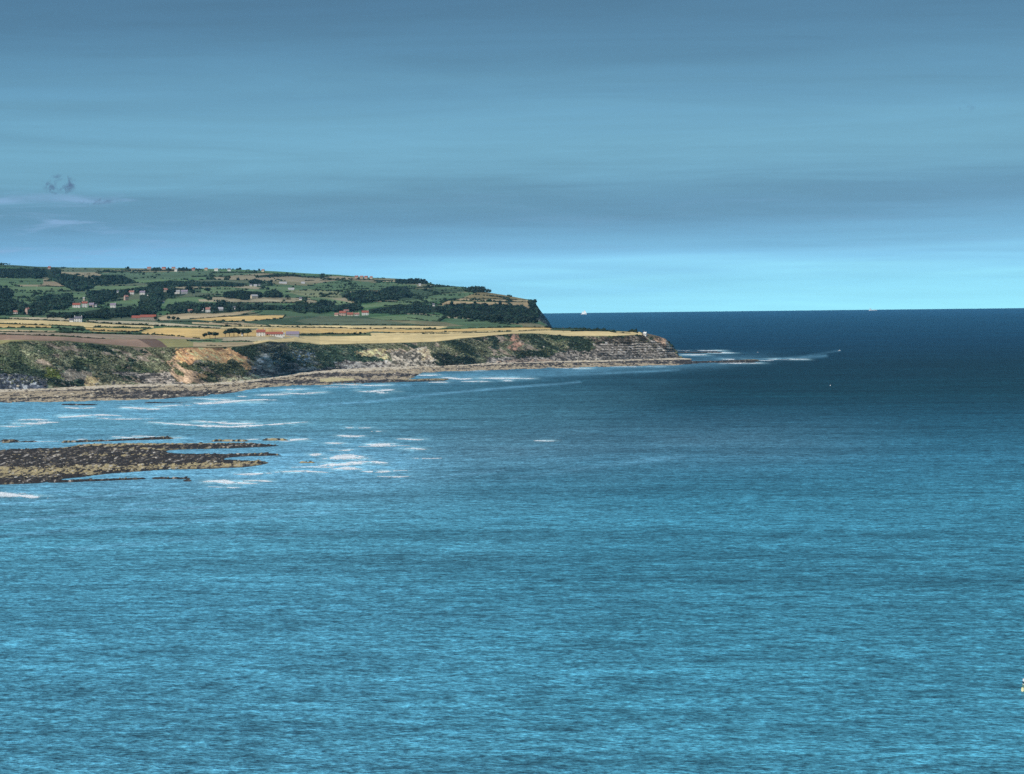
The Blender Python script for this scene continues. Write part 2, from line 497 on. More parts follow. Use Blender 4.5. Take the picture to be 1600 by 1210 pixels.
y_top = lerp_table(PX, [(-300, 548), (0, 539), (15, 535), (40, 533.5), (100, 533), (130, 536), (180, 540), (220, 543.8), (260, 543.5), (300, 543.2), (356, 543.2), (375, 542), (392, 539.5), (407, 537), (420, 534.5), (440, 535.5), (460, 534.5), (475, 536.5), (500, 539.5), (530, 538.5), (560, 537.7), (600, 537), (640, 536.2), (680, 534.6), (720, 529.5), (760, 525.5), (800, 521.6), (830, 520.8), (860, 523.2), (890, 525.6), (950, 525.4), (1000, 523.7), (1014, 524.3), (1030, 526), (1041, 530), (1050, 539), (1057, 549), (1061, 556), (1066, 560.5), (1080, 562)]) + jit(7, 0.4, 16)
d_toe = sea_dist(PX, y_toe, 2.5)
k21 = np.hanning(33); k21 /= k21.sum()
d_toe = np.convolve(np.pad(d_toe, 16, mode='edge'), k21, mode='valid')
d_water = np.minimum(sea_dist(PX, y_water, 0.0), d_toe - 12)
run = lerp_table(PX, [(-300, 120), (200, 110), (300, 105), (380, 140), (440, 190), (500, 150), (600, 85), (800, 85), (880, 60), (1000, 42), (1040, 36), (1080, 26)])
ker = np.hanning(91); ker /= ker.sum()
d_top = np.convolve(np.pad(d_toe + run, 45, mode='edge'), ker, mode='valid')
d_top = np.maximum(d_top, d_toe + 30)
e_top = CAM_H + d_top * slope(PX, y_top) + drop(d_top)
d3 = lerp_table(PX, [(-300, 4700), (200, 4700), (300, 5200), (400, 5400), (600, 5300), (700, 5000), (800, 4700), (860, 4500), (900, 4450), (1000, 4300), (1030, 4200), (1046, 4060), (1080, 4060)])
y3 = lerp_table(PX, [(-300, 500), (0, 497), (100, 497), (200, 500), (250, 497), (300, 491), (350, 488.5), (400, 486), (450, 489), (500, 493.5), (550, 494), (600, 493), (650, 494), (680, 500), (700, 503.5), (760, 508), (800, 511.5), (860, 513.6), (900, 514), (950, 516), (1000, 519), (1018, 523), (1030, 526), (1041, 531), (1050, 541), (1057, 553), (1064, 562), (1080, 566)])
d3 = np.maximum(d3, d_top + 20)
e3 = CAM_H + d3 * slope(PX, y3) + drop(d3)
land = PX < 865
d4 = np.where(land, lerp_table(PX, [(-300, 6300), (680, 6300), (720, 6200), (865, 6100)]), d3 + 70)
y4 = lerp_table(PX, [(-300, 470), (0, 468), (100, 471), (200, 471), (300, 468), (400, 468), (500, 469), (600, 469), (680, 476), (725, 482), (750, 484), (800, 487), (830, 491), (845, 498), (855, 506), (863, 517), (865, 520)])
e4 = np.where(land, CAM_H + d4 * slope(PX, y4) + drop(d4), -8)
d5 = np.where(land, lerp_table(PX, [(-300, 7800), (600, 7800), (700, 7200), (740, 6750), (865, 6600)]), d3 + 90)
y5 = lerp_table(PX, [(-300, 442), (0, 442), (200, 440), (300, 437.5), (400, 438.5), (500, 445), (600, 449), (650, 452), (700, 459), (725, 464), (760, 469), (800, 474), (826, 478), (838, 485), (845, 491.5), (852, 499), (858, 506.5), (863, 515), (865, 519)])
e5 = np.where(land, CAM_H + d5 * slope(PX, y5) + drop(d5), -14)
d6 = np.where(land, lerp_table(PX, [(-300, 9500), (400, 9700), (600, 9400), (700, 8300), (725, 7700), (760, 7200), (830, 6950), (865, 6800)]), d3 + 110)
y6 = lerp_table(PX, [(-300, 412), (0, 413.5), (30, 415), (60, 417), (120, 418.3), (170, 418.6), (220, 419.6), (315, 420), (370, 421), (440, 424.5), (475, 427), (530, 429.5), (580, 434), (620, 435.5), (640, 436.5), (660, 438), (675, 443), (690, 447), (712, 447.5), (728, 449.5), (748, 452), (765, 457.5), (785, 460.5), (810, 465.2), (822, 467.5), (833, 468.5), (838, 475), (845, 485.5), (852, 494.5), (858, 502.5), (863, 512), (865, 517)])
e6 = np.where(land, CAM_H + d6 * slope(PX, y6) + drop(d6), -18)
d7 = d6 + np.where(land, 500, 20); e7 = np.where(land, np.minimum(e6 * 0.6, e6 - 30), -20)
d7b = d7 + np.where(land, 900, 20); e7b = np.where(PX < 600, e7 - 40, -25.0)

# rows: (from level, to level, count)
N_SH, N_CL, N_PL, N_M1, N_M2, N_M3 = 34, 72, 110, 70, 60, 60
D = []; E = []; ZONE = []
def seg(da, ea, db, eb, n, zone, prof=None):
    for k in range(n):
        t = k / n
        D.append(da + (db - da) * t); E.append(ea + (eb - ea) * (prof(t) if prof else t)); ZONE.append(zone)
d_out = d_water - 30
seg(d_out, np.full(NC, -2.5), d_water, np.zeros(NC), 6, 'shore')
seg(d_water, np.zeros(NC), d_toe, np.full(NC, 2.5), N_SH - 6, 'shore', lambda t: t ** 0.8)
seg(d_toe, np.full(NC, 2.5), d_top, e_top, N_CL, 'cliff', lambda t: 0.75 * t + 0.25 * (1 - (1 - t) ** 3) if t > 0.0 else 0.0)
seg(d_top, e_top, d3, e3, N_PL, 'land')
seg(d3, e3, d4, e4, N_M1, 'land')
seg(d4, e4, d5, e5, N_M2, 'land')
seg(d5, e5, d6, e6, N_M3, 'land')
seg(d6, e6, d7, e7, 8, 'land')
seg(d7, e7, d7b, e7b, 5, 'land')
D.append(d7b); E.append(e7b); ZONE.append('land')
D = np.array(D); E = np.array(E); ZONE = np.array(ZONE)
NR = len(D)
SX, SY = bearing(PX)
X = D * SX; Y = D * SY
r_cl0 = int(np.argmax(ZONE == 'cliff')); r_ld0 = int(np.argmax(ZONE == 'land'))
# rolling ground behind the plateau, fading near the silhouettes that are traced
row = np.arange(NR)[:, None]
roll = 7.0 * (fbm(X / 700, Y / 700, 41, 3) - 0.5) * 2
r3 = r_ld0 + N_PL; r6 = r3 + N_M1 + N_M2 + N_M3
fade = sstep(row, r3 - 10, r3 + 40) * (1 - sstep(row, r6 - 30, r6)) * (1 - sstep(PX, 780, 835))[None]
E = E + roll * fade * 1.6
E = E + np.where(row >= r_ld0 + 6, 0.8 * (fbm(X / 120, Y / 120, 43, 3) - 0.5), 0) * (PX < 1030)[None]
# cliff relief: leaning buttresses and gullies, bedding ledges low down, slumps
cl = slice(r_cl0, r_ld0)
tc_ = ((np.arange(r_cl0, r_ld0) - r_cl0) / N_CL)[:, None]
xc = X[cl]; ec = E[cl]
ang = xc + 1.7 * ec + 0 * xc
g1 = fbm(ang / 75, ec / 130, 51, 3) - 0.5
g2 = np.abs(fbm(ang / 26, ec / 60, 52, 4) - 0.5) * 2
g3 = fbm(ang / 7, ec / 8, 53, 3) - 0.5
amp = np.sin(np.pi * np.clip(tc_, 0, 1)) ** 0.8
span = (d_top - d_toe)[None]
steep = sstep(PX, 850, 930)[None] * np.ones_like(ec)
top_fade = 1 - sstep(tc_, 0.75, 1.0)
E[cl] = E[cl] + (1 - steep) * amp * (15 * g1 - 9 * (g2 - 0.33) - 1.5) * (0.35 + 0.65 * top_fade) + amp * 2.4 * g3 * (0.4 + 0.6 * top_fade)
ledge = 3.6
el_ = (ec + 5.0 * fbm(xc / 28, ec / 30, 58, 3)) / ledge
st = el_ - np.floor(el_)
rocky = np.clip(1.1 - tc_ * 3.5, 0, 1) * np.ones_like(ec)
rocky = np.maximum(rocky, sstep(PX, 880, 960)[None] * (0.35 + 0.65 * (tc_ < 0.7)))
D[cl] = D[cl] + (rocky * (0.6 + 3.2 * fbm(xc / 12, ec / 9, 59, 3)) * (st - 0.5) + steep * (14 * g1 - 8 * (g2 - 0.35) + 3.5 * g3)) * amp
D[cl] = np.minimum(np.maximum(D[cl], d_toe[None]), d_top[None] - 0.2)
# rock platform of the shore: bedding ridges parallel to the coast
shr = slice(0, r_cl0)
xs = X[shr]; ys = Y[shr]
ridge = fbm(xs / 120, (ys + 0.1 * xs) / 34, 61, 4)
E[shr] = E[shr] + 2.2 * (ridge - 0.5) * sstep(np.arange(r_cl0)[:, None], 2, 9) + 0.5 * (fbm(xs / 3, ys / 3, 62, 2) - 0.5)
E[:r_cl0][0] = -3
# beyond the tip of the headland the platform slides under water
E[r_cl0:, :] = np.where((PX > 1066)[None] & (np.arange(r_cl0, NR)[:, None] > r_cl0 + 2), np.minimum(E[r_cl0:, :], 1.0 - 0.6 * (np.arange(r_cl0, NR)[:, None] - r_cl0)), E[r_cl0:, :])
E[r_cl0:, -1] = np.minimum(E[r_cl0:, -1], -1)
X = D * SX; Y = D * SY
Z = E - drop(D)
LV = np.stack([X, Y, Z], -1)
LPX, LPY = project(LV)
DIST = D


def ground(px, py):
    """first point of the land met by the sight line through (px, py)"""
    s = float(slope(px, py)); 
    j = int(np.clip(round((px - PX[0]) / 1.25), 0, NC - 1))
    line = CAM_H + D[:, j] * s
    above = Z[:, j] >= line
    k = np.nonzero(above)[0]
    if len(k) == 0:
        k = int(np.argmax((Z[:, j] - CAM_H) / D[:, j]))
        d = D[k, j]; z = Z[k, j]
    else:
        k = int(k[0])
        if k == 0:
            d = D[0, j]; z = Z[0, j]
        else:
            a = line[k - 1] - Z[k - 1, j]; b = Z[k, j] - line[k]
            t = a / max(a + b, 1e-9)
            d = D[k - 1, j] + (D[k, j] - D[k - 1, j]) * t
            z = Z[k - 1, j] + (Z[k, j] - Z[k - 1, j]) * t
    r = ray(px, py); h = math.hypot(r[0], r[1])
    return np.array([d * r[0] / h, d * r[1] / h, z])


# ------------------------------------------------------------------ fields, woods (traced outlines on the ground)
WHEAT = (0.65, 0.51, 0.26); GOLD = (0.62, 0.43, 0.175); TAN = (0.42, 0.33, 0.20); PALE = (0.46, 0.40, 0.27)
PLOUGH = (0.30, 0.20, 0.145); BROWN = (0.15, 0.10, 0.075); GREEN = (0.095, 0.155, 0.078); DGREEN = (0.060, 0.095, 0.052)
GGREEN = (0.115, 0.14, 0.085); OLIVE = (0.27, 0.25, 0.11); LGREEN = (0.135, 0.20, 0.10)
FIELDS = [
    ('stubble_field', PALE, [(15, 496), (112, 496.5), (112, 503), (15, 499)]),
    ('wheat_field', WHEAT, [(-300, 500), (0, 499.5), (20, 499.5), (110, 503), (180, 507), (240, 509.8), (345, 513.5), (345, 511), (240, 504), (240, 513), (150, 511.5), (80, 508.5), (0, 506), (-300, 508)]),
    ('stubble_field', PALE, [(135, 500.5), (240, 503), (300, 508), (345, 511), (345, 513.2), (240, 509.3), (180, 506.3), (135, 503)]),
    ('wheat_field', GOLD, [(-300, 508), (0, 506.4), (80, 509), (80, 512), (0, 512), (-300, 514)]),
    ('wheat_field', GOLD, [(133, 512), (236, 514.5), (214, 519.5), (150, 518.5), (135, 516)]),
    ('stubble_field', TAN, [(-300, 516), (0, 515), (88, 517), (88, 519), (0, 518.3), (-300, 520)]),
    ('fallow_field', (0.36, 0.28, 0.20), [(-300, 520), (0, 519), (70, 520), (110, 523), (67, 524), (0, 522.5), (-300, 525)]),
    ('fallow_field', (0.34, 0.26, 0.19), [(85, 521), (150, 522), (240, 524), (300, 527), (320, 531), (240, 529.3), (165, 529.3), (130, 528)]),
    ('ploughed_field', PLOUGH, [(-300, 530), (0, 523), (67, 525), (135, 528.5), (165, 530), (215, 530), (240, 543), (238, 546), (0, 546), (-300, 550)]),
    ('pasture', OLIVE, [(-300, 545), (0, 531.5), (50, 531.5), (70, 533), (70, 536), (0, 545), (-300, 560)]),
    ('ploughed_field', BROWN, [(215, 529.6), (243, 529.4), (252, 534), (264, 543.4), (240, 545)]),
    ('pasture', OLIVE, [(243, 529.6), (290, 530), (303, 536), (303, 541), (264, 544.5), (252, 534)]),
    ('stubble_field', TAN, [(302, 535), (345, 535.5), (410, 534.5), (407, 538.5), (360, 543), (302, 542)]),
    ('stubble_field', PALE, [(350, 528), (460, 526), (460, 528), (395, 533.5), (346, 533.5)]),
    ('wheat_field', GOLD, [(222, 519), (240, 513.5), (260, 512), (345, 514.5), (395, 517), (398, 526), (350, 527), (320, 530), (300, 528), (222, 522.5)]),
    ('wheat_field', GOLD, [(388, 519), (405, 513.6), (450, 512.7), (580, 515.3), (582, 518), (565, 521), (470, 521), (465, 526), (388, 526)]),
    ('wheat_field', WHEAT, [(346, 511), (460, 510), (560, 512), (578, 515), (450, 512.3), (405, 512.8), (346, 513.5)]),
    ('wheat_field', WHEAT, [(345, 506), (450, 508.5), (680, 509.5), (700, 511), (680, 515), (600, 515), (560, 513.5), (450, 510.5), (345, 509.5)]),
    ('rough_pasture', DGREEN, [(245, 501), (347, 503.5), (420, 505), (420, 509), (345, 508.5), (247, 504.5)]),
    ('stubble_field', TAN, [(300, 503), (370, 504), (420, 508), (345, 508.4), (300, 506)]),
    ('wheat_field', GOLD, [(297, 499.5), (340, 496), (400, 493.5), (444, 493), (441, 497.5), (385, 502), (330, 501.5)]),
    ('stubble_field', TAN, [(247, 497), (265, 491), (300, 490.5), (350, 490), (375, 487), (398, 484.8), (372, 492), (335, 495.5), (297, 498.6), (262, 500), (250, 501)]),
    ('pasture', DGREEN, [(380, 503), (440, 498), (480, 494), (560, 494), (680, 503), (690, 509), (680, 509.3), (450, 508.2), (385, 505.5)]),
    ('meadow', GGREEN, [(500, 494), (545, 496), (610, 501), (640, 506.5), (560, 507.5), (480, 506.5), (460, 502)]),
    ('pasture', GREEN, [(398, 490), (400, 485), (446, 484.5), (444, 491), (410, 491.5)]),
    ('pasture', GREEN, [(446, 484), (495, 489), (540, 493.5), (480, 494.2), (444, 494)]),
    ('rough_pasture', (0.09, 0.11, 0.05), [(470, 521), (560, 521), (584, 520), (584, 525.5), (470, 525.5)]),
    ('pasture', GGREEN, [(582, 516), (630, 518), (636, 521), (590, 525), (580, 522)]),
    ('wheat_field', WHEAT, [(580, 520.5), (640, 521), (700, 519), (810, 515.5), (860, 514.8), (870, 517), (810, 517.8), (740, 520), (660, 522), (580, 525)]),
    ('wheat_field', WHEAT, [(460, 525.8), (580, 525), (660, 522.3), (740, 520.6), (810, 518.2), (860, 516.6), (1000, 519), (1005, 524), (1000, 530), (400, 545), (395, 533.7), (460, 528)]),
    ('wheat_field', GOLD, [(560, 514), (600, 515.3), (680, 515.5), (740, 513.5), (870, 511), (860, 514.4), (810, 515.2), (700, 518.7), (640, 520.6), (582, 518)]),
    ('pasture', LGREEN, [(655, 492), (700, 493), (697, 496), (686, 501.5), (655, 500.5), (600, 500), (575, 496)]),
    ('fallow_field', (0.19, 0.18, 0.10), [(600, 500.5), (660, 501.5), (700, 504), (740, 509), (700, 511), (640, 506)]),
    ('pasture', GREEN, [(692, 503), (710, 498), (745, 500), (817, 508.5), (817, 511), (760, 511.5), (720, 509)]),
    ('wheat_field', (0.40, 0.30, 0.17), [(684, 477), (700, 470.5), (760, 472.3), (826, 472.5), (834, 482), (780, 482), (745, 480), (700, 479)]),
    ('wheat_field', (0.42, 0.33, 0.20), [(708, 469.5), (722, 467), (780, 468.4), (824, 469.4), (824, 471.6), (760, 471.4)]),
    ('fallow_field', (0.22, 0.18, 0.09), [(724, 466), (745, 457), (770, 457.5), (822, 467.5), (822, 469), (780, 467.6)]),
    ('pasture', GREEN, [(655, 466), (690, 459), (740, 456.5), (745, 457.5), (720, 466), (690, 471), (655, 475)]),
    ('pasture', DGREEN, [(600, 450), (690, 452), (725, 449.5), (740, 456), (690, 458.5), (655, 465.5), (640, 458)]),
    ('pasture', LGREEN, [(560, 478), (600, 472), (655, 468), (700, 462), (655, 476), (600, 479), (560, 482)]),
    ('pasture', GREEN, [(455, 452), (500, 442), (540, 437), (600, 444), (650, 445), (652, 450), (600, 453), (540, 456), (500, 454)]),
    ('meadow', (0.20, 0.22, 0.12), [(445, 456), (480, 452), (530, 456), (535, 466), (505, 468), (470, 462)]),
    ('pasture', LGREEN, [(480, 463), (520, 468), (552, 474), (545, 478), (510, 476), (486, 468)]),
    ('pasture', GREEN, [(0, 434), (68, 435), (68, 440), (70, 445), (0, 446), (-300, 446), (-300, 434)]),
    ('fallow_field', (0.30, 0.24, 0.16), [(68, 440), (110, 442), (112, 446), (96, 448), (66, 446)]),
    ('pasture', LGREEN, [(0, 447), (60, 448), (105, 450), (108, 455), (60, 455), (0, 450), (-300, 450)]),
    ('pasture', GREEN, [(20, 456), (60, 456), (135, 457), (135, 461), (90, 466), (60, 470), (40, 479), (20, 464)]),
    ('pasture', GREEN, [(70, 484), (100, 483), (155, 482), (156, 488), (140, 492), (70, 491)]),
    ('pasture', (0.10, 0.155, 0.09), [(150, 426), (240, 426), (330, 423), (420, 426), (330, 434), (220, 438), (180, 437)]),
    ('pasture', (0.115, 0.15, 0.095), [(85, 420), (160, 420), (165, 425), (130, 426), (90, 425)]),
    ('pasture', LGREEN, [(315, 450), (350, 448), (400, 452), (385, 459), (345, 459), (315, 458)]),
    ('meadow', (0.34, 0.30, 0.20), [(310, 468), (350, 469), (400, 467), (440, 469), (436, 472.5), (400, 473), (310, 471.5)]),
    ('pasture', GREEN, [(330, 473), (440, 473.5), (440, 478), (330, 477)]),
    ('stubble_field', (0.34, 0.28, 0.19), [(395, 434), (450, 431), (460, 434), (400, 438)]),
    ('pasture', GREEN, [(180, 474), (215, 475), (214, 481), (182, 481)]),
]
WOODS = [  # outline, crown metres, label
    ([(-60, 420), (93, 421), (95, 430), (60, 436), (0, 434), (-60, 434)], 12, 'conifer plantation along the skyline above the green pasture at far left'),
    ([(68, 431), (100, 428), (145, 436), (147, 452), (120, 457), (105, 450), (80, 438)], 14, 'dark wood running down the hill towards the tall red-roofed house'),
    ([(145, 432), (190, 431), (212, 440), (208, 444), (150, 447)], 14, 'dark tree belt high on the slope, left of the central village'),
    ([(135, 455), (200, 453), (245, 446), (262, 458), (240, 463), (215, 458), (200, 464), (172, 470), (150, 480), (135, 466)], 13, 'wood wrapped round the white village houses'),
    ([(-60, 451), (16, 451), (19, 466), (0, 472), (-60, 474)], 14, 'round dark wood cut by the left edge of the picture'),
    ([(-60, 472), (15, 468), (38, 474), (46, 482), (46, 493), (-60, 494)], 14, 'trees round the small pink house at far left'),
    ([(48, 478), (58, 465), (80, 461), (112, 462), (113, 478), (104, 484), (72, 486), (70, 494), (48, 495)], 14, 'large dark round-crowned wood in front of the tall red-roofed house'),
    ([(72, 492), (100, 489), (130, 488), (158, 484), (200, 480), (240, 488), (245, 494), (206, 496), (160, 499), (72, 497)], 12, 'tree belt behind the long red-roofed barn'),
    ([(220, 452), (240, 447), (285, 452), (290, 462), (262, 468), (250, 478), (246, 490), (222, 490), (218, 470)], 14, 'tall dark wood in the middle of the village'),
    ([(222, 443), (270, 439), (300, 442), (340, 440), (385, 444), (380, 449), (320, 449), (250, 449)], 9, 'blue-green wood on the hillside above the village'),
    ([(351, 457), (372, 455), (408, 457), (410, 466), (386, 470), (352, 466)], 12, 'dark shelter belt round the cream gabled house'),
    ([(413, 457), (430, 453), (441, 459), (440, 466), (414, 466)], 12, 'round copse right of the cream gabled house'),
    ([(316, 475), (370, 475), (430, 478), (460, 480), (458, 485), (400, 484), (370, 488), (330, 491), (300, 490), (265, 489), (262, 478), (290, 472)], 13, 'long wood behind the tan field in the centre left'),
    ([(533, 462), (560, 455), (590, 456), (610, 448), (638, 449), (645, 464), (600, 471), (560, 475), (545, 470)], 14, 'large dark wood in the fold of the hill above the red-roofed farm'),
    ([(488, 478), (500, 470), (518, 471), (522, 486), (500, 491), (486, 488)], 14, 'big dark clump left of the red-roofed farm'),
    ([(440, 480), (470, 475), (488, 480), (490, 488), (466, 488), (452, 484)], 10, 'low wood between the green fields left of the red-roofed farm'),
    ([(518, 479), (556, 474), (570, 482), (552, 488), (520, 488)], 12, 'trees rising straight behind the red-roofed farm'),
    ([(576, 484), (620, 478), (660, 476), (690, 479), (690, 489), (655, 491), (578, 491)], 7, 'wood on the bank right of the red-roofed farm'),
    ([(617, 437), (640, 434), (664, 436), (672, 442), (660, 445), (620, 444)], 11, 'dark wood on the skyline left of the far headland'),
    ([(680, 482), (700, 477), (745, 475), (760, 478), (780, 476), (818, 479), (836, 488), (838, 505), (800, 506), (760, 502), (720, 497), (690, 491)], 15, 'long dark wood hanging below the golden fields of the far headland'),
    ([(725, 449), (745, 448), (762, 450), (772, 458), (740, 458), (724, 456)], 12, 'dark wood on the hilltop of the far headland'),
    ([(824, 468), (836, 469), (839, 480), (846, 495), (838, 500), (828, 484)], 11, 'scrubby wood at the edge of the far sea cliff'),
    ([(225, 418.5), (262, 417.5), (285, 419), (318, 421), (315, 423), (250, 424), (225, 422)], 10, 'skyline trees among the hilltop village houses'),
    ([(0, 411), (18, 411.5), (20, 414), (0, 414)], 10, 'small round copse on the skyline at far left'),
    ([(398, 432), (430, 429), (470, 430), (470, 432), (400, 435)], 9, 'thin tree belt on the upper slope right of the skyline village'),
    ([(390, 439), (398, 436), (415, 441), (410, 446), (390, 446)], 11, 'trees beside the white farm on the upper slope'),
]


def paint_land():
    """field id and colour of every land vertex"""
    px, py = LPX[r_ld0 - 1:], LPY[r_ld0 - 1:]
    xx, yy = X[r_ld0 - 1:], Y[r_ld0 - 1:]
    fid = np.full(px.shape, -1)
    # patchwork of small fields on the open hills
    wx = xx + 25 * (fbm(xx / 90, yy / 90, 71, 2) - .5); wy = yy + 60 * (fbm(xx / 200, yy / 200, 72, 2) - .5)
    cx, cy = 210.0, 330.0
    gx, gy = np.floor(wx / cx), np.floor(wy / cy)
    best = np.full(px.shape, 1e18); sec = best.copy(); bi = np.zeros(px.shape)
    for ox in (-1, 0, 1):
        for oy in (-1, 0, 1):
            a, b = gx + ox, gy + oy
            qx = (a + 0.2 + 0.6 * h2(a, b, 5)) * cx; qy = (b + 0.2 + 0.6 * h2(a, b, 6)) * cy
            dd = np.hypot((wx - qx) / cx, (wy - qy) / cy)
            idn = h2(a, b, 7)
            nearer = dd < best
            sec = np.where(nearer, best, np.minimum(sec, dd)); bi = np.where(nearer, idn, bi); best = np.where(nearer, dd, best)
    edge = sec - best
    pal = np.array([GREEN, DGREEN, LGREEN, GGREEN, (0.10, 0.18, 0.08), (0.07, 0.14, 0.06), (0.20, 0.19, 0.11), (0.12, 0.19, 0.09), (0.30, 0.26, 0.17)])
    k = np.minimum((bi * 9).astype(int), 8)
    col = pal[k]
    col = np.where((edge < 0.05)[..., None], np.array((0.03, 0.055, 0.025)), col)
    for i, (nm, c, poly) in enumerate(FIELDS):
        jx = px + 1.2 * (vn(px / 9, py / 3, 80 + i) - .5); jy = py + 0.5 * (vn(px / 11, py / 5, 180 + i) - .5)
        k = in_poly(jx, jy, poly)
        fid[k] = i
        dry = fbm(xx / 55, yy / 90, 90 + i, 3)[..., None]
        tram = 1 + 0.05 * np.sin((xx * math.cos(i) + yy * math.sin(i * 1.7)) / 9.0)[..., None]
        cc = np.array(c) * (0.78 + 0.44 * dry) * tram
        col = np.where(k[..., None], cc, col)
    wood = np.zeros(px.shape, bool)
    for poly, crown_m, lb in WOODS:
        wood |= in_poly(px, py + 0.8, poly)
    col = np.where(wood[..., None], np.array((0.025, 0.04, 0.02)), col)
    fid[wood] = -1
    # bare steep sea cliff of the far headland
    far = (px > 832) & (xx / np.hypot(xx, yy) > 0) & (yy > 5600)
    rock = fbm(px / 3.0, py / 2.0, 97, 3)
    col = np.where((far & (px > 836))[..., None], np.where((rock > 0.62)[..., None], np.array((0.22, 0.20, 0.18)), np.array((0.05, 0.055, 0.04))), col)
    fid[far & (px > 836)] = -1
    # turf rim on the near cliff top, brown on the tip
    rim = np.zeros(px.shape, bool); rim[:3] = True
    col = np.where(rim[..., None], np.array((0.13, 0.12, 0.06)), col)
    tip = (px > 1003) & (yy < 4600)
    col = np.where(tip[..., None], np.array((0.16, 0.12, 0.08)), col)
    fid[tip] = -1
    offl = (px < -10) & (fid < 0)
    return fid, col, edge


FID, LCOL, EDGE = paint_land()
LANDV = LV[r_ld0 - 1:].reshape(-1, 3)
LF = grid_faces(NR - r_ld0 + 1, NC)[:, ::-1]
fv = FID.reshape(-1)
ff = fv[LF[:, 0]]
colf = LCOL.reshape(-1, 3)
for i, (nm, c, poly) in enumerate(FIELDS):
    k = ff == i
    if k.sum() < 3:
        continue
    v, f, cc = sub_mesh(LANDV, LF, k, colf)
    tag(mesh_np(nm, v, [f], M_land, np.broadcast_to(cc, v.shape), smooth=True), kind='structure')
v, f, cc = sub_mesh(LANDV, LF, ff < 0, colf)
tag(mesh_np('hills', v, [f], M_hill, cc, smooth=True), kind='structure')


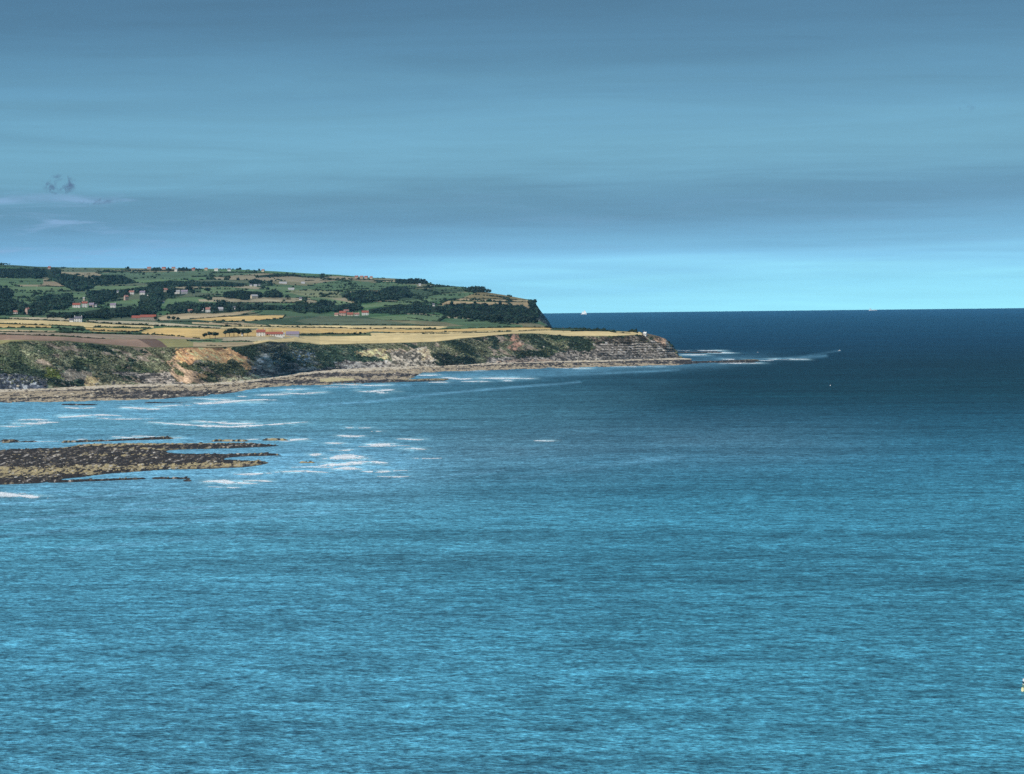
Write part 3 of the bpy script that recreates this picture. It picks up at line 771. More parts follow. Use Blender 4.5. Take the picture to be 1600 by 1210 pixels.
# ------------------------------------------------------------------ the near sea cliff
def paint_cliff():
    px, py = LPX[r_cl0:r_ld0], LPY[r_cl0:r_ld0]
    xx, ee = X[r_cl0:r_ld0], E[r_cl0:r_ld0]
    t = tc_ * np.ones_like(px)
    lean = xx + 1.7 * ee
    a = fbm(lean / 30, ee / 22, 101, 4); b = fbm(lean / 9, ee / 7, 102, 4); c = fbm(xx / 3, ee / 2.2, 103, 3)
    grass = np.array((0.165, 0.175, 0.105)); green = np.array((0.085, 0.11, 0.06)); scrub = np.array((0.032, 0.05, 0.032)); earth = np.array((0.26, 0.21, 0.16))
    col = np.where((a > 0.52)[..., None], green, grass)
    col = np.where((b > 0.58)[..., None], earth, col)
    col = np.where(((a + 0.6 * b) > 0.88)[..., None], scrub, col)
    qx = px + 20 * (fbm(px / 10, py / 7, 110, 4, .65) - .5); qy = py + 13 * (fbm(px / 9, py / 6, 111, 4, .65) - .5)

    def P(poly, rgb, alt=None, thr=0.6, src=None):
        nonlocal col
        k = in_poly(qx, qy, poly)
        v = np.broadcast_to(np.array(rgb), col.shape)
        if alt is not None:
            s = c if src is None else src
            v = np.where((s > thr)[..., None], np.array(alt), v)
        col = np.where(k[..., None], v, col)
    rockp = (0.30, 0.265, 0.23); rockd = (0.10, 0.095, 0.09)
    # generic low rock face, discontinuous
    low = (t < 0.20 + 0.16 * (fbm(xx / 40, xx * 0, 112, 2) - .5)) & (fbm(xx / 60, ee / 40, 113, 2) > 0.42)
    bed = (np.sin(ee * 2 * np.pi / 2.4 + 6 * b) * 0.5 + 0.5)
    rock = np.where((c + 0.25 * bed > 0.66)[..., None], np.array(rockp), np.array(rockd))
    col = np.where(low[..., None], rock, col)
    P([(0, 586), (28, 583), (62, 588), (75, 600), (75, 612), (-10, 612)], (0.075, 0.085, 0.11), (0.36, 0.38, 0.40), 0.60)
    P([(70, 575), (95, 580), (98, 592), (75, 590)], (0.16, 0.20, 0.05))
    P([(100, 576), (140, 578), (150, 600), (95, 603)], (0.26, 0.22, 0.17), scrub, 0.55, b)
    P([(135, 585), (152, 588), (160, 606), (132, 606)], (0.50, 0.38, 0.20), (0.3, 0.2, 0.13), 0.6, b)
    P([(150, 596), (195, 597), (195, 606), (148, 606)], (0.46, 0.40, 0.24), rockd, 0.55)
    # the fresh orange landslip and the slumped ground below it
    P([(262, 568), (272, 552), (285, 545), (300, 566), (330, 566), (350, 588), (352, 602), (300, 604), (272, 592)], (0.34, 0.24, 0.16), (0.10, 0.11, 0.055), 0.52, b)
    P([(325, 564), (352, 566), (372, 566), (395, 580), (380, 592), (345, 596), (330, 580)], (0.09, 0.10, 0.05), (0.22, 0.18, 0.12), 0.62, b)
    P([(270, 560), (278, 547), (290, 542), (355, 542), (368, 550), (382, 559), (388, 570), (396, 580), (380, 573), (362, 561), (350, 568), (330, 566), (312, 562), (296, 568), (280, 566)], (0.60, 0.35, 0.17), (0.44, 0.25, 0.13), 0.60, b)
    P([(308, 583), (322, 583), (322, 593), (308, 592)], (0.52, 0.32, 0.16))
    P([(345, 588), (372, 589), (400, 586), (440, 590), (440, 600), (345, 602)], (0.58, 0.50, 0.30), (0.30, 0.25, 0.18), 0.60)
    # gully and spurs right of the slip
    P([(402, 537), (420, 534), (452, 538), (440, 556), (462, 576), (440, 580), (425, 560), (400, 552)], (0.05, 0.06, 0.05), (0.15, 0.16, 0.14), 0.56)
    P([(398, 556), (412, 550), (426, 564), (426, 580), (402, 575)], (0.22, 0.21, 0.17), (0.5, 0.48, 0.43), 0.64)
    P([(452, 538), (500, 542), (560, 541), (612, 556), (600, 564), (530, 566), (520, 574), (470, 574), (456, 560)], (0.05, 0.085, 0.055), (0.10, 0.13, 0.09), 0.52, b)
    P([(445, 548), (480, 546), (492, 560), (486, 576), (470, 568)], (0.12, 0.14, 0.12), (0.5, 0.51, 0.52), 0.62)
    P([(480, 560), (500, 564), (504, 576), (478, 576)], (0.34, 0.33, 0.27), (0.1, 0.12, 0.07), 0.5, b)
    P([(524, 566), (560, 563), (575, 566), (640, 562), (640, 578), (524, 578)], (0.40, 0.36, 0.31), (0.14, 0.12, 0.11), 0.56)
    P([(552, 548), (570, 546), (606, 548), (609, 561), (590, 560), (565, 554)], (0.54, 0.45, 0.24), (0.24, 0.19, 0.12), 0.56)
    P([(610, 549), (640, 550), (650, 545), (664, 542), (675, 560), (678, 575), (612, 574)], (0.38, 0.34, 0.28), (0.12, 0.11, 0.09), 0.54)
    P([(655, 545), (668, 546), (674, 560), (660, 562)], (0.52, 0.42, 0.28), (0.25, 0.2, 0.15), 0.55)
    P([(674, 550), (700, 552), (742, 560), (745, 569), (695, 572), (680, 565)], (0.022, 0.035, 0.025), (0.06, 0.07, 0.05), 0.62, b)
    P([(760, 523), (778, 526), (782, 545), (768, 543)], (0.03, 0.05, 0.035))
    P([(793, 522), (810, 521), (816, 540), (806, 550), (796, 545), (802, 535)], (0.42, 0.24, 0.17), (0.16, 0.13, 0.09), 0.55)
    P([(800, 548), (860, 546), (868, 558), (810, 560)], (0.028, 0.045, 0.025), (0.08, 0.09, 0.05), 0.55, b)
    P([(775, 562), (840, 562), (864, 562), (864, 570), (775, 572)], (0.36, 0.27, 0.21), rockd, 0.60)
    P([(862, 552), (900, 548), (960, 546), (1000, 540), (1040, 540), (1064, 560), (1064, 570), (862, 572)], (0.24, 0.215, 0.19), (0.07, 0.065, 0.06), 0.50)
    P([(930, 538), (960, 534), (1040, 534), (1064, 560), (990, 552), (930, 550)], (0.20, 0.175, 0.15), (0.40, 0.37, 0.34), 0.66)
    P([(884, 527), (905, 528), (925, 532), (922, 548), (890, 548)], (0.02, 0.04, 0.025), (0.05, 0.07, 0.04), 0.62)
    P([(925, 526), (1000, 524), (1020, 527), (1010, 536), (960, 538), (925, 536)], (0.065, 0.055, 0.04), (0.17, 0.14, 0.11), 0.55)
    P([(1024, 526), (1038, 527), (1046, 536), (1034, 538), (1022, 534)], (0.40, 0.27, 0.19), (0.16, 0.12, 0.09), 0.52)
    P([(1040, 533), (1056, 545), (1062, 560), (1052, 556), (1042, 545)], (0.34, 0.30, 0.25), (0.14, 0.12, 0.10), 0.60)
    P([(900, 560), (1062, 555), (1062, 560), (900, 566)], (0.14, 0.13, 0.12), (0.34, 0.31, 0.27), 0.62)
    # bare patches, tussocks and pale stones everywhere
    m1 = fbm(lean / 5, ee / 3, 130, 3, .65); m2 = fbm(xx / 1.7, ee / 1.3, 131, 2)
    col = np.where((m1 > 0.64)[..., None], col * 1.4 + 0.02, col)
    col = np.where((m1 < 0.36)[..., None], col * 0.5, col)
    streak = fbm((xx + 1.5 * ee) / 2.2, (xx - ee) / 26, 132, 3)
    col = col * (0.70 + 0.42 * sstep(streak, 0.3, 0.7))[..., None]
    col = np.where(((m2 > 0.86) & (t < 0.75))[..., None], np.array((0.42, 0.39, 0.33)), col)
    col = np.where((col.sum(-1) > 0.42)[..., None], col * 1.22, col)  # pale parts lifted again: stronger sunlit contrast painted into the colour
    return np.clip(col, 0.015, 0.65), a, b


CCOL, CA, CB = paint_cliff()
cv = LV[r_cl0 - 1:r_ld0]
ccol = np.concatenate([CCOL[:1], CCOL], 0)
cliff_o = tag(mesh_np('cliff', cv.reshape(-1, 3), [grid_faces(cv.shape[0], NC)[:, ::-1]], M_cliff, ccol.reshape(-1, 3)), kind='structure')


def paint_shore():
    px, py = LPX[:r_cl0], LPY[:r_cl0]
    xx, yy = X[:r_cl0], Y[:r_cl0]
    t = (np.arange(r_cl0) / (r_cl0 - 1.0))[:, None] * np.ones_like(px)
    st = fbm(xx / 160, (yy + .08 * xx) / 62, 121, 4)
    sp_ = fbm(xx / 3.2, yy / 40, 122, 3, .65)
    dark = np.array((0.045, 0.038, 0.034)); tan_ = np.array((0.42, 0.34, 0.23)); pale = np.array((0.60, 0.52, 0.40)); grey = np.array((0.14, 0.118, 0.10))
    col = np.where((sp_ > 0.58)[..., None], grey * 1.5, dark)
    col = np.where((st + 0.35 * (sp_ - .5) > 0.54)[..., None], np.where((sp_ > 0.40)[..., None], tan_, grey), col)
    band = (t > 0.84 + 0.04 * (fbm(xx / 30, xx * 0, 123, 2) - .5))
    col = np.where(band[..., None], np.where((sp_ > 0.36)[..., None], pale, tan_), col)
    k = in_poly(px, py, [(500, 592), (520, 590), (555, 592), (552, 595), (500, 597)])
    col = np.where(k[..., None], np.array((0.55, 0.47, 0.26)), col)
    return col


SCOL = paint_shore()
tag(mesh_np('shore_platform', LV[:r_cl0].reshape(-1, 3), [grid_faces(r_cl0, NC)[:, ::-1]], M_shore, SCOL.reshape(-1, 3)), kind='structure')


# ------------------------------------------------------------------ half-tide reefs
def reef(name, x0, x1, y0, y1, step, nrow, mask_fn, hgt=1.6, seed=1, yellow=0.5):
    px = np.arange(x0, x1 + .1, step); py = np.linspace(y1, y0, nrow)
    PXg, PYg = np.meshgrid(px, py)
    d = sea_dist(PXg, PYg, 0.3)
    bx, by = bearing(px, (y0 + y1) / 2)
    Xg = d * bx; Yg = d * by
    mk = mask_fn(PXg, PYg)
    ridge = fbm(Xg / 90, (Yg + .15 * Xg) / 24, seed, 4) - 0.5
    fine = fbm(Xg / 2.5, Yg / 3.5, seed + 3, 3) - 0.5
    big = fbm(Xg / 45, (Yg + 0.12 * Xg) / 26, seed + 5, 3) - .5
    e = -1.3 + 2.5 * mk + 2.3 * ridge + 0.9 * big + hgt * 0.75 * fine * np.clip(mk, 0, 1)
    Zg = np.maximum(e, -2.0) - drop(d)
    st = fbm(Xg / 190, (Yg + 0.15 * Xg) / 75, seed + 9, 3); sp_ = fbm(Xg / 1.7, Yg / 12, seed + 11, 3)
    dark = np.array((0.034, 0.028, 0.025)); mid = np.array((0.12, 0.10, 0.082)); tan_ = np.array((0.38, 0.31, 0.17)); pale = np.array((0.46, 0.42, 0.38))
    col = np.where((sp_ > 0.60)[..., None], mid, dark)
    ty = st + 0.35 * (sp_ - .5) > yellow
    col = np.where(ty[..., None], np.where((sp_ > 0.42)[..., None], tan_, mid), col)
    col = np.where((sp_ > 0.76)[..., None], pale, col)
    wet = sstep(e, 0.75, 0.1)[..., None]
    col = col * (1 - 0.75 * wet) + 0.75 * wet * np.array((0.035, 0.036, 0.036))
    V = np.stack([Xg, Yg, Zg], -1)
    o = mesh_np(name, V.reshape(-1, 3), [grid_faces(nrow, len(px))[:, ::-1]], M_shore, col.reshape(-1, 3))
    return tag(o, kind='structure'), V, e


def main_reef(px, py):
    yt = lerp_table(px, [(-300, 712), (-40, 706), (0, 703), (40, 700.5), (100, 697), (130, 693), (200, 691.5), (280, 692), (380, 692), (440, 694), (475, 696)])
    yb = lerp_table(px, [(-300, 775), (0, 758.5), (60, 756), (100, 750), (180, 741), (250, 736), (300, 735), (380, 732), (410, 729), (435, 726), (475, 720)])
    m = np.minimum((py - yt) / 3.5, (yb - py) / 3.5)
    m = np.clip(m, -1, 1)
    # the eastern end breaks into fingers with water between
    w1 = np.exp(-((py - (705 - (px - 300) * 0.006)) / 2.8) ** 2) * sstep(px, 225, 330)
    w2 = np.exp(-((py - (716.5 - (px - 380) * 0.02)) / 3.2) ** 2) * sstep(px, 330, 395)
    m = m - 2.2 * w1 - 2.2 * w2
    end = lerp_table(py, [(690, 500), (694, 515), (698, 440), (704, 330), (709, 470), (711, 480), (715, 400), (722, 455), (728, 440), (733, 400), (740, 330)])
    m = m - 2.0 * sstep(px, end - 55, end + 15)
    # outlying slivers
    for (a, b, y, wd) in [(75, 230, 753.0, 1.2), (235, 300, 747.5, 0.9), (0, 60, 691.5, .9), (0, 30, 689.5, .6), (95, 270, 691, .9), (330, 390, 689, .6), (410, 450, 687.5, .6), (465, 495, 722.5, .8), (285, 300, 751, .8)]:
        yy = y - (a < 200) * (px - a) * 0.035
        m = np.maximum(m, 0.9 * np.exp(-((py - yy) / wd) ** 2) * sstep(px, a - 8, a + 8) * (1 - sstep(px, b - 8, b + 8)))
    return m


reef_o, REEFV, REEFE = reef('reef', -300, 520, 683, 785, 1.0, 230, main_reef, seed=201, yellow=0.52)


def bars(lst):
    def fn(px, py):
        m = np.full(px.shape, -1.0)
        for (a, b, ya, yb, wd) in lst:
            yc = ya + (yb - ya) * np.clip((px - a) / (b - a), 0, 1)
            q = 1.4 * np.exp(-((py - yc) / wd) ** 2) * sstep(px, a - 6, a + 10) * (1 - sstep(px, b - 30, b + 4)) - 0.6
            m = np.maximum(m, q)
        return m
    return fn


reef('reef', 590, 740, 583, 602, 0.8, 60, bars([(600, 722, 595, 593, 3.6), (620, 668, 590.5, 589.5, 1.4)]), seed=231, yellow=0.56)
reef('reef', 1050, 1215, 555, 575, 0.8, 60, bars([(1040, 1205, 567, 563.5, 4.6)]), seed=251, yellow=0.6)
reef('reef', 1056, 1160, 546, 556, 0.8, 40, bars([(1054, 1150, 551, 550.5, 1.8)]), seed=261, yellow=0.7)
reef('reef', 60, 330, 626, 640, 1.0, 50, bars([(90, 170, 632, 632.5, 1.4), (220, 300, 629.5, 628, 1.0), (330 - 60, 325, 629, 627, .7)]), seed=271, yellow=0.7)


# ------------------------------------------------------------------ clump meshes (leaves, boulders)
def ico():
    t = (1 + 5 ** .5) / 2
    v = np.array([(-1, t, 0), (1, t, 0), (-1, -t, 0), (1, -t, 0), (0, -1, t), (0, 1, t), (0, -1, -t), (0, 1, -t), (t, 0, -1), (t, 0, 1), (-t, 0, -1), (-t, 0, 1)], float)
    v /= np.linalg.norm(v[0])
    f = np.array([(0, 11, 5), (0, 5, 1), (0, 1, 7), (0, 7, 10), (0, 10, 11), (1, 5, 9), (5, 11, 4), (11, 10, 2), (10, 7, 6), (7, 1, 8), (3, 9, 4), (3, 4, 2), (3, 2, 6), (3, 6, 8), (3, 8, 9), (4, 9, 5), (2, 4, 11), (6, 2, 10), (8, 6, 7), (9, 8, 1)])
    return v, f


ICO_V, ICO_F = ico()


def clumps(cen, rad, colr, leaves=10, leaf=0.45, core=0.85, rng=RNG):
    """lumpy cores with loose leaf faces round them; returns verts, faces, colours"""
    n = len(cen)
    jitr = core * (0.72 + 0.5 * rng.random((n, 12)))
    V = cen[:, None] + ICO_V[None] * jitr[..., None] * rad[:, None]
    Fc = (ICO_F[None] + 12 * np.arange(n)[:, None, None]).reshape(-1, 3)
    Cc = np.broadcast_to(colr[:, None], (n, 12, 3)).reshape(-1, 3)
    V = V.reshape(-1, 3)
    if leaves:
        dirs = rng.normal(size=(n, leaves, 3)); dirs /= np.linalg.norm(dirs, axis=-1, keepdims=True)
        dirs[..., 2] = np.where(dirs[..., 2] < -0.3, -dirs[..., 2], dirs[..., 2])
        p = cen[:, None] + dirs * rad[:, None] * (0.78 + 0.35 * rng.random((n, leaves, 1)))
        sz = leaf * rad.mean(1)[:, None, None]
        tri = p[:, :, None] + rng.normal(size=(n, leaves, 3, 3)) * sz[..., None] * 0.62
        cl_ = colr[:, None, None] * (0.75 + 0.5 * rng.random((n, leaves, 1, 1)))
        LVt = tri.reshape(-1, 3)
        Fl = np.arange(len(LVt)).reshape(-1, 3) + len(V)
        V = np.concatenate([V, LVt]); Fc = np.concatenate([Fc, Fl]); Cc = np.concatenate([Cc, np.broadcast_to(cl_, (n, leaves, 3, 3)).reshape(-1, 3)])
    return V, Fc, Cc


# scrub on the cliff face
def cliff_scrub():
    nr = r_ld0 - r_cl0
    N = 42000
    ri = RNG.integers(4, nr, N); ci = RNG.integers(0, NC, N)
    a = CA[ri, ci]; b = CB[ri, ci]
    c = CCOL[ri, ci]
    greenish = (c[:, 1] > c[:, 0] * 1.05)
    keep = greenish & (RNG.random(N) < 0.8) | ((c.sum(1) < 0.6) & (RNG.random(N) < 0.10))
    ri, ci, c = ri[keep], ci[keep], c[keep]
    P = LV[r_cl0:r_ld0][ri, ci] + RNG.normal(size=(len(ri), 3)) * (0.5, 0.5, 0.1)
    r = RNG.uniform(0.35, 1.05, len(ri)) * (1 + (RNG.random(len(ri)) < .07) * 1.3)
    rad = np.stack([r * 1.2, r * 1.2, r * 0.8], 1)
    col = np.clip(c, (0.03, 0.045, 0.028), (0.13, 0.14, 0.09)) * RNG.uniform(0.65, 1.6, (len(ri), 1))
    V, Fc, Cc = clumps(P + [0, 0, 0.15], rad, col, leaves=4)
    o = mesh_np('cliff_scrub', V, [Fc], M_leaf, Cc)
    tag(o, 'dark green bramble and gorse scrub covering the near sea cliff', 'scrub', kind='stuff')


cliff_scrub()


def boulders():
    N = 3600
    ri = RNG.integers(7, r_cl0 + 3, N); ci = RNG.integers(0, NC, N)
    P = LV[ri, ci] + RNG.normal(size=(N, 3)) * (0.6, 2.0, 0)
    keep = (P[:, 2] + drop(DIST[ri, ci]) > 0.1) & (PX[ci] < 1062)
    P = P[keep]; ri = ri[keep]
    r = 0.3 + RNG.random(len(P)) ** 4 * 1.6
    rad = np.stack([r * 1.3, r, r * .8], 1)
    light = RNG.random(len(P))
    col = np.where((light < 0.5)[:, None], np.array((0.07, 0.065, 0.065)), np.where((light < 0.8)[:, None], np.array((0.22, 0.19, 0.16)), np.array((0.48, 0.43, 0.34))))
    V, Fc, Cc = clumps(P, rad, col, leaves=0, core=0.9)
    # reef boulders
    k = np.argwhere(REEFE > 0.35)
    k = k[RNG.integers(0, len(k), 3500)]
    Q = REEFV[k[:, 0], k[:, 1]] + RNG.normal(size=(3500, 3)) * (0.4, 1.5, 0)
    r = 0.15 + RNG.random(3500) ** 3 * 0.8
    light = RNG.random(3500)
    col = np.where((light < 0.62)[:, None], np.array((0.05, 0.045, 0.045)), np.where((light < 0.88)[:, None], np.array((0.20, 0.17, 0.11)), np.array((0.42, 0.40, 0.36))))
    V2, F2, C2 = clumps(Q, np.stack([r * 1.4, r * 1.2, r * .8], 1), col, leaves=0, core=0.9)
    tag(mesh_np('shore_boulders', V, [Fc], M_boulder, Cc), 'loose dark and pale boulders strewn along the foot of the cliff', 'boulders', kind='stuff')
    tag(mesh_np('reef_boulders', V2, [F2], M_boulder, C2), 'weed-covered boulders lying on the low reef in the bay', 'boulders', kind='stuff')


boulders()


# ------------------------------------------------------------------ white water
def foam():
    mt = surf('foam', (0.90, 0.96, 1.0), n_scale=0.5, n_amt=0.05, rough=0.8)
    st = SURF
    pts = []; rr = []
    for (a, b, y, th, dens) in st:
        th = th * (1.3 if y > 575 else 1.0)
        n = int((b - a) * th * dens * 40)
        u = RNG.random(n)
        x = a + (b - a) * u
        env = np.sin(np.pi * np.clip(u, 0.0, 1)) ** 0.8 * (0.15 + 1.0 * vn(x / 16, x * 0 + y, 301))
        yy = y + RNG.normal(size=n) * th * 0.40 * env + 0.5 * th * (vn(x / 30, x * 0 + y, 303) - .5)
        yy = yy + (0.9 * np.sin(u * np.pi * 1.3 + a) * min(th, 2.2) * (b - a) / 90.0) * (a < 700)
        keep = (vn(x / 9, yy / 0.9, 305) > 0.25) & (RNG.random(n) < 0.25 + 1.3 * env)
        x, yy = x[keep], yy[keep]
        d = sea_dist(x, yy, 0.2); bx, by = bearing(x, yy)
        e = 0.04 + 0.10 * RNG.random(len(x)) ** 3 
        pts.append(np.stack([d * bx, d * by, e - drop(d)], 1)); rr.append(d / F * RNG.uniform(0.12, 0.55, len(x)))
    P = np.concatenate(pts); r = np.concatenate(rr)
    n = len(P)
    # every fleck is a small raft of froth: a low five-sided dome
    k = 5
    ang = np.arange(k) / k * 2 * np.pi + RNG.random((n, 1)) * 6
    rad = r[:, None] * RNG.uniform(0.5, 1.2, (n, k))
    ring = np.stack([P[:, 0:1] + np.cos(ang) * rad * 2.6, P[:, 1:2] + np.sin(ang) * rad * 8.0, P[:, 2:3] + 0 * ang], -1)
    top = P + np.stack([0 * r, 0 * r, r * 0.02], 1)
    V = np.concatenate([ring, top[:, None]], 1).reshape(-1, 3)
    b0 = (np.arange(n) * (k + 1))[:, None]
    i = np.arange(k)[None]
    Fc = np.stack([b0 + i, b0 + (i + 1) % k, np.broadcast_to(b0 + k, (n, k))], -1).reshape(-1, 3)
    o = mesh_np('surf_foam', V, [Fc], mt)
    tag(o, 'white surf breaking over the reef and along the shore platform', 'surf', kind='stuff')


foam()


# ------------------------------------------------------------------ buildings
mats = {}
HXY = []


def cm(name, rgb, **k):
    if name not in mats:
        mats[name] = surf(name, rgb, **{**dict(n_scale=0.6, n_amt=0.12, rough=0.85), **k})
    return mats[name]


WALLS = {'bright': (0.86, 0.86, 0.84), 'white': (0.66, 0.65, 0.62), 'cream': (0.50, 0.44, 0.34), 'pink': (0.42, 0.31, 0.27), 'stone': (0.30, 0.26, 0.21), 'grey': (0.32, 0.33, 0.35)}
ROOFS = {'bright': (0.80, 0.80, 0.78), 'red': (0.28, 0.09, 0.065), 'pinkred': (0.31, 0.155, 0.13), 'slate': (0.13, 0.13, 0.16), 'purple': (0.24, 0.20, 0.26), 'brown': (0.22, 0.14, 0.10), 'pale': (0.34, 0.34, 0.36)}


class MB:
    def __init__(s): s.v = []; s.f = []

    def hexa(s, c8):
        o = len(s.v); s.v += [tuple(c) for c in c8]
        s.f += [(o, o + 3, o + 2, o + 1), (o + 4, o + 5, o + 6, o + 7), (o, o + 1, o + 5, o + 4), (o + 1, o + 2, o + 6, o + 5), (o + 2, o + 3, o + 7, o + 6), (o + 3, o, o + 4, o + 7)]

    def box(s, x0, x1, y0, y1, z0, z1):
        s.hexa([(x0, y0, z0), (x1, y0, z0), (x1, y1, z0), (x0, y1, z0), (x0, y0, z1), (x1, y0, z1), (x1, y1, z1), (x0, y1, z1)])

    def poly(s, vs, fs):
        o = len(s.v); s.v += vs; s.f += [tuple(o + i for i in f) for f in fs]

    def cyl(s, a, b, ra, rb, k=8):
        a = Vector(a); b = Vector(b); d = (b - a).normalized()
        u = d.cross(Vector((.31, .87, .2))).normalized(); v = d.cross(u)
        o = len(s.v)
        for q, r in ((a, ra), (b, rb)):
            for i in range(k):
                t = 2 * math.pi * i / k
                s.v.append(tuple(q + (u * math.cos(t) + v * math.sin(t)) * r))
        for i in range(k):
            s.f.append((o + i, o + (i + 1) % k, o + k + (i + 1) % k, o + k + i))
        s.f.append(tuple(o + i for i in reversed(range(k)))); s.f.append(tuple(o + k + i for i in range(k)))

    def build(s, name, mat, parent=None):
        me = bpy.data.meshes.new(name); me.from_pydata(s.v, [], s.f); me.update(); me.materials.append(mat)
        o = bpy.data.objects.new(name, me); C.objects.link(o)
        if parent: o.parent = parent
        return o


M_glass = cm('window_glass', (0.03, 0.04, 0.05), rough=0.25)
M_door = cm('door_paint', (0.08, 0.07, 0.06))
M_frame = cm('window_frame', (0.7, 0.7, 0.68))


def building(name, px, py, wpx, label, cat, wall='white', roof='red', storeys=2, depth=7.0, rot=None, chim=2, detail=True, group=None, lift=0.0):
    HXY.append((px, py, wpx))
    p = ground(px, py)
    d = math.hypot(p[0], p[1])
    wdt = wpx * d / F * (0.85 if d > 5000 else 1.0)
    wh = 2.5 * storeys + 0.3
    if rot is None: rot = random.uniform(-.22, .22)
    e = bpy.data.objects.new(name, None); C.objects.link(e)
    # long side faces the bay; sunk footing copes with the slope
    e.location = (p[0], p[1] + depth * 0.3, p[2] + lift)
    e.rotation_euler = (0, 0, rot - p[0] / p[1] * 0 )
    hw, hd = wdt / 2, depth / 2
    rh = min(hd * 0.95, 3.6)
    wl = MB()
    wl.box(-hw, hw, -hd, hd, -2.5, wh)
    for sx_ in (-1, 1):
        x = sx_ * hw; x2 = sx_ * (hw - .3)
        wl.poly([(x, -hd, wh), (x, hd, wh), (x, 0, wh + rh), (x2, -hd, wh), (x2, hd, wh), (x2, 0, wh + rh)], [(0, 1, 2), (3, 5, 4), (0, 2, 5, 3), (1, 4, 5, 2)])
    wl.build('wall', cm('wall_' + wall, WALLS[wall]), e)
    rf = MB(); ov = 0.35; th = 0.25
    for s_ in (-1, 1):
        y0, z0 = s_ * (hd + ov), wh - ov * rh / hd
        a = [(-hw - ov, y0, z0), (hw + ov, y0, z0), (hw + ov, 0, wh + rh), (-hw - ov, 0, wh + rh)]
        b = [(x, y, z + th) for x, y, z in a]
        if s_ < 0: rf.hexa(a + b)
        else: rf.hexa([a[1], a[0], a[3], a[2], b[1], b[0], b[3], b[2]])
    ro = rf.build('roof', cm('roof_' + roof, ROOFS[roof], bump=0.05, b_scale=3.0), e)
    cx = [hw - .7, -hw + .7, 0.2 * hw][:chim]
    for x in cx:
        c = MB(); c.box(x - .45, x + .45, -.4, .4, wh + rh - .6, wh + rh + 1.2); c.box(x - .55, x + .55, -.5, .5, wh + rh + 1.2, wh + rh + 1.35)
        c.cyl((x - .2, 0, wh + rh + 1.35), (x - .2, 0, wh + rh + 1.7), .13, .1, 6); c.cyl((x + .2, 0, wh + rh + 1.35), (x + .2, 0, wh + rh + 1.7), .13, .1, 6)
        c.build('chimney', cm('chimney_brick', (0.33, 0.2, 0.15)) if wall != 'white' else cm('wall_white', WALLS['white']), ro)
    if detail:
        n = max(2, int(wdt / 3.2))
        for fl in range(storeys):
            for i in range(n):
                x = -hw + (i + .5) * wdt / n
                zc = 1.5 + 2.5 * fl
                if fl == 0 and i == n // 2:
                    dr = MB(); dr.box(x - .5, x + .5, -hd - .05, -hd + .1, 0, 2.05); dr.build('door', M_door, e)
                    continue
                f_ = MB(); f_.box(x - .62, x + .62, -hd - .07, -hd + .02, zc - .68, zc + .68)
                fo = f_.build('window', M_frame, e)
                g_ = MB(); g_.box(x - .5, x - .04, -hd - .10, -hd, zc - .55, zc + .55); g_.box(x + .04, x + .5, -hd - .10, -hd, zc - .55, zc + .55); g_.build('pane', M_glass, fo)
    return tag(e, label, cat, group)


B = building
# near plateau
B('farmhouse', 407.5, 525.6, 13.5, 'two-storey white farmhouse with red roof, left end of the cliff-top farm range', 'house', 'white', 'red', 2, 7, 0.05, 2)
B('farm_range', 428.5, 525.6, 27, 'long low white farm range with red roof, right of the cliff-top farmhouse', 'barn', 'white', 'red', 1, 6, 0.03, 1)
B('barn', 457, 525.6, 20, 'wide grey-purple roofed barn right of the long white farm range', 'barn', 'grey', 'purple', 1, 12, 0.0, 0, detail=False)
B('shed', 442.5, 525.8, 4.5, 'little white lean-to between the white farm range and the grey barn', 'shed', 'white', 'pale', 1, 4, 0, 0, detail=False)
B('shed', 378.5, 525.4, 3.2, 'tiny white shed under the windbreak trees', 'shed', 'white', 'slate', 1, 3, 0, 0, detail=False)
B('cottage', 122.0, 503.4, 12.0, 'white cottage with dark roof and a chimney on each gable, alone on the stubble', 'house', 'white', 'slate', 2, 6.5, 0.0, 2)
B('shed', 111.6, 503.4, 6.0, 'low outbuilding with white gable beside the lone white cottage', 'shed', 'white', 'slate', 1, 5, 0.0, 0, detail=False)
B('barn', 214, 499.6, 16, 'lower left half of the long red-roofed barn range', 'barn', 'stone', 'red', 1, 9, 0.02, 0)
B('barn', 231.5, 500.8, 24, 'taller right half of the long red-roofed barn range', 'barn', 'stone', 'red', 1.6 if False else 2, 9, 0.02, 0)
# red-roofed farm in the middle
B('farmhouse', 570.5, 493.0, 12, 'white two-storey house with bright red roof, rightmost of the middle farm', 'house', 'white', 'red', 2, 7, 0.1, 1)
B('barn', 535.5, 493.8, 12, 'tallest red-roofed barn at the left of the middle farm', 'barn', 'pink', 'red', 2, 8, -.1, 0)
B('barn', 547, 494.0, 11.5, 'long low red-roofed barn in the middle of the farm', 'barn', 'cream', 'red', 1, 8, 0.05, 1)
B('cottage', 557.5, 493.8, 8.5, 'low pale cottage with pinkish roof left of the rightmost farmhouse', 'house', 'white', 'pinkred', 1, 6, 0.1, 1)
B('shed', 526, 494.0, 7, 'pale open-fronted shed at the left end of the middle farm', 'shed', 'cream', 'pinkred', 1, 6, -.2, 0, detail=False)
B('barn', 541, 490.5, 9, 'red-roofed barn end showing behind the middle farm roofs', 'barn', 'pink', 'pinkred', 2, 6, 0.5, 0, detail=False)
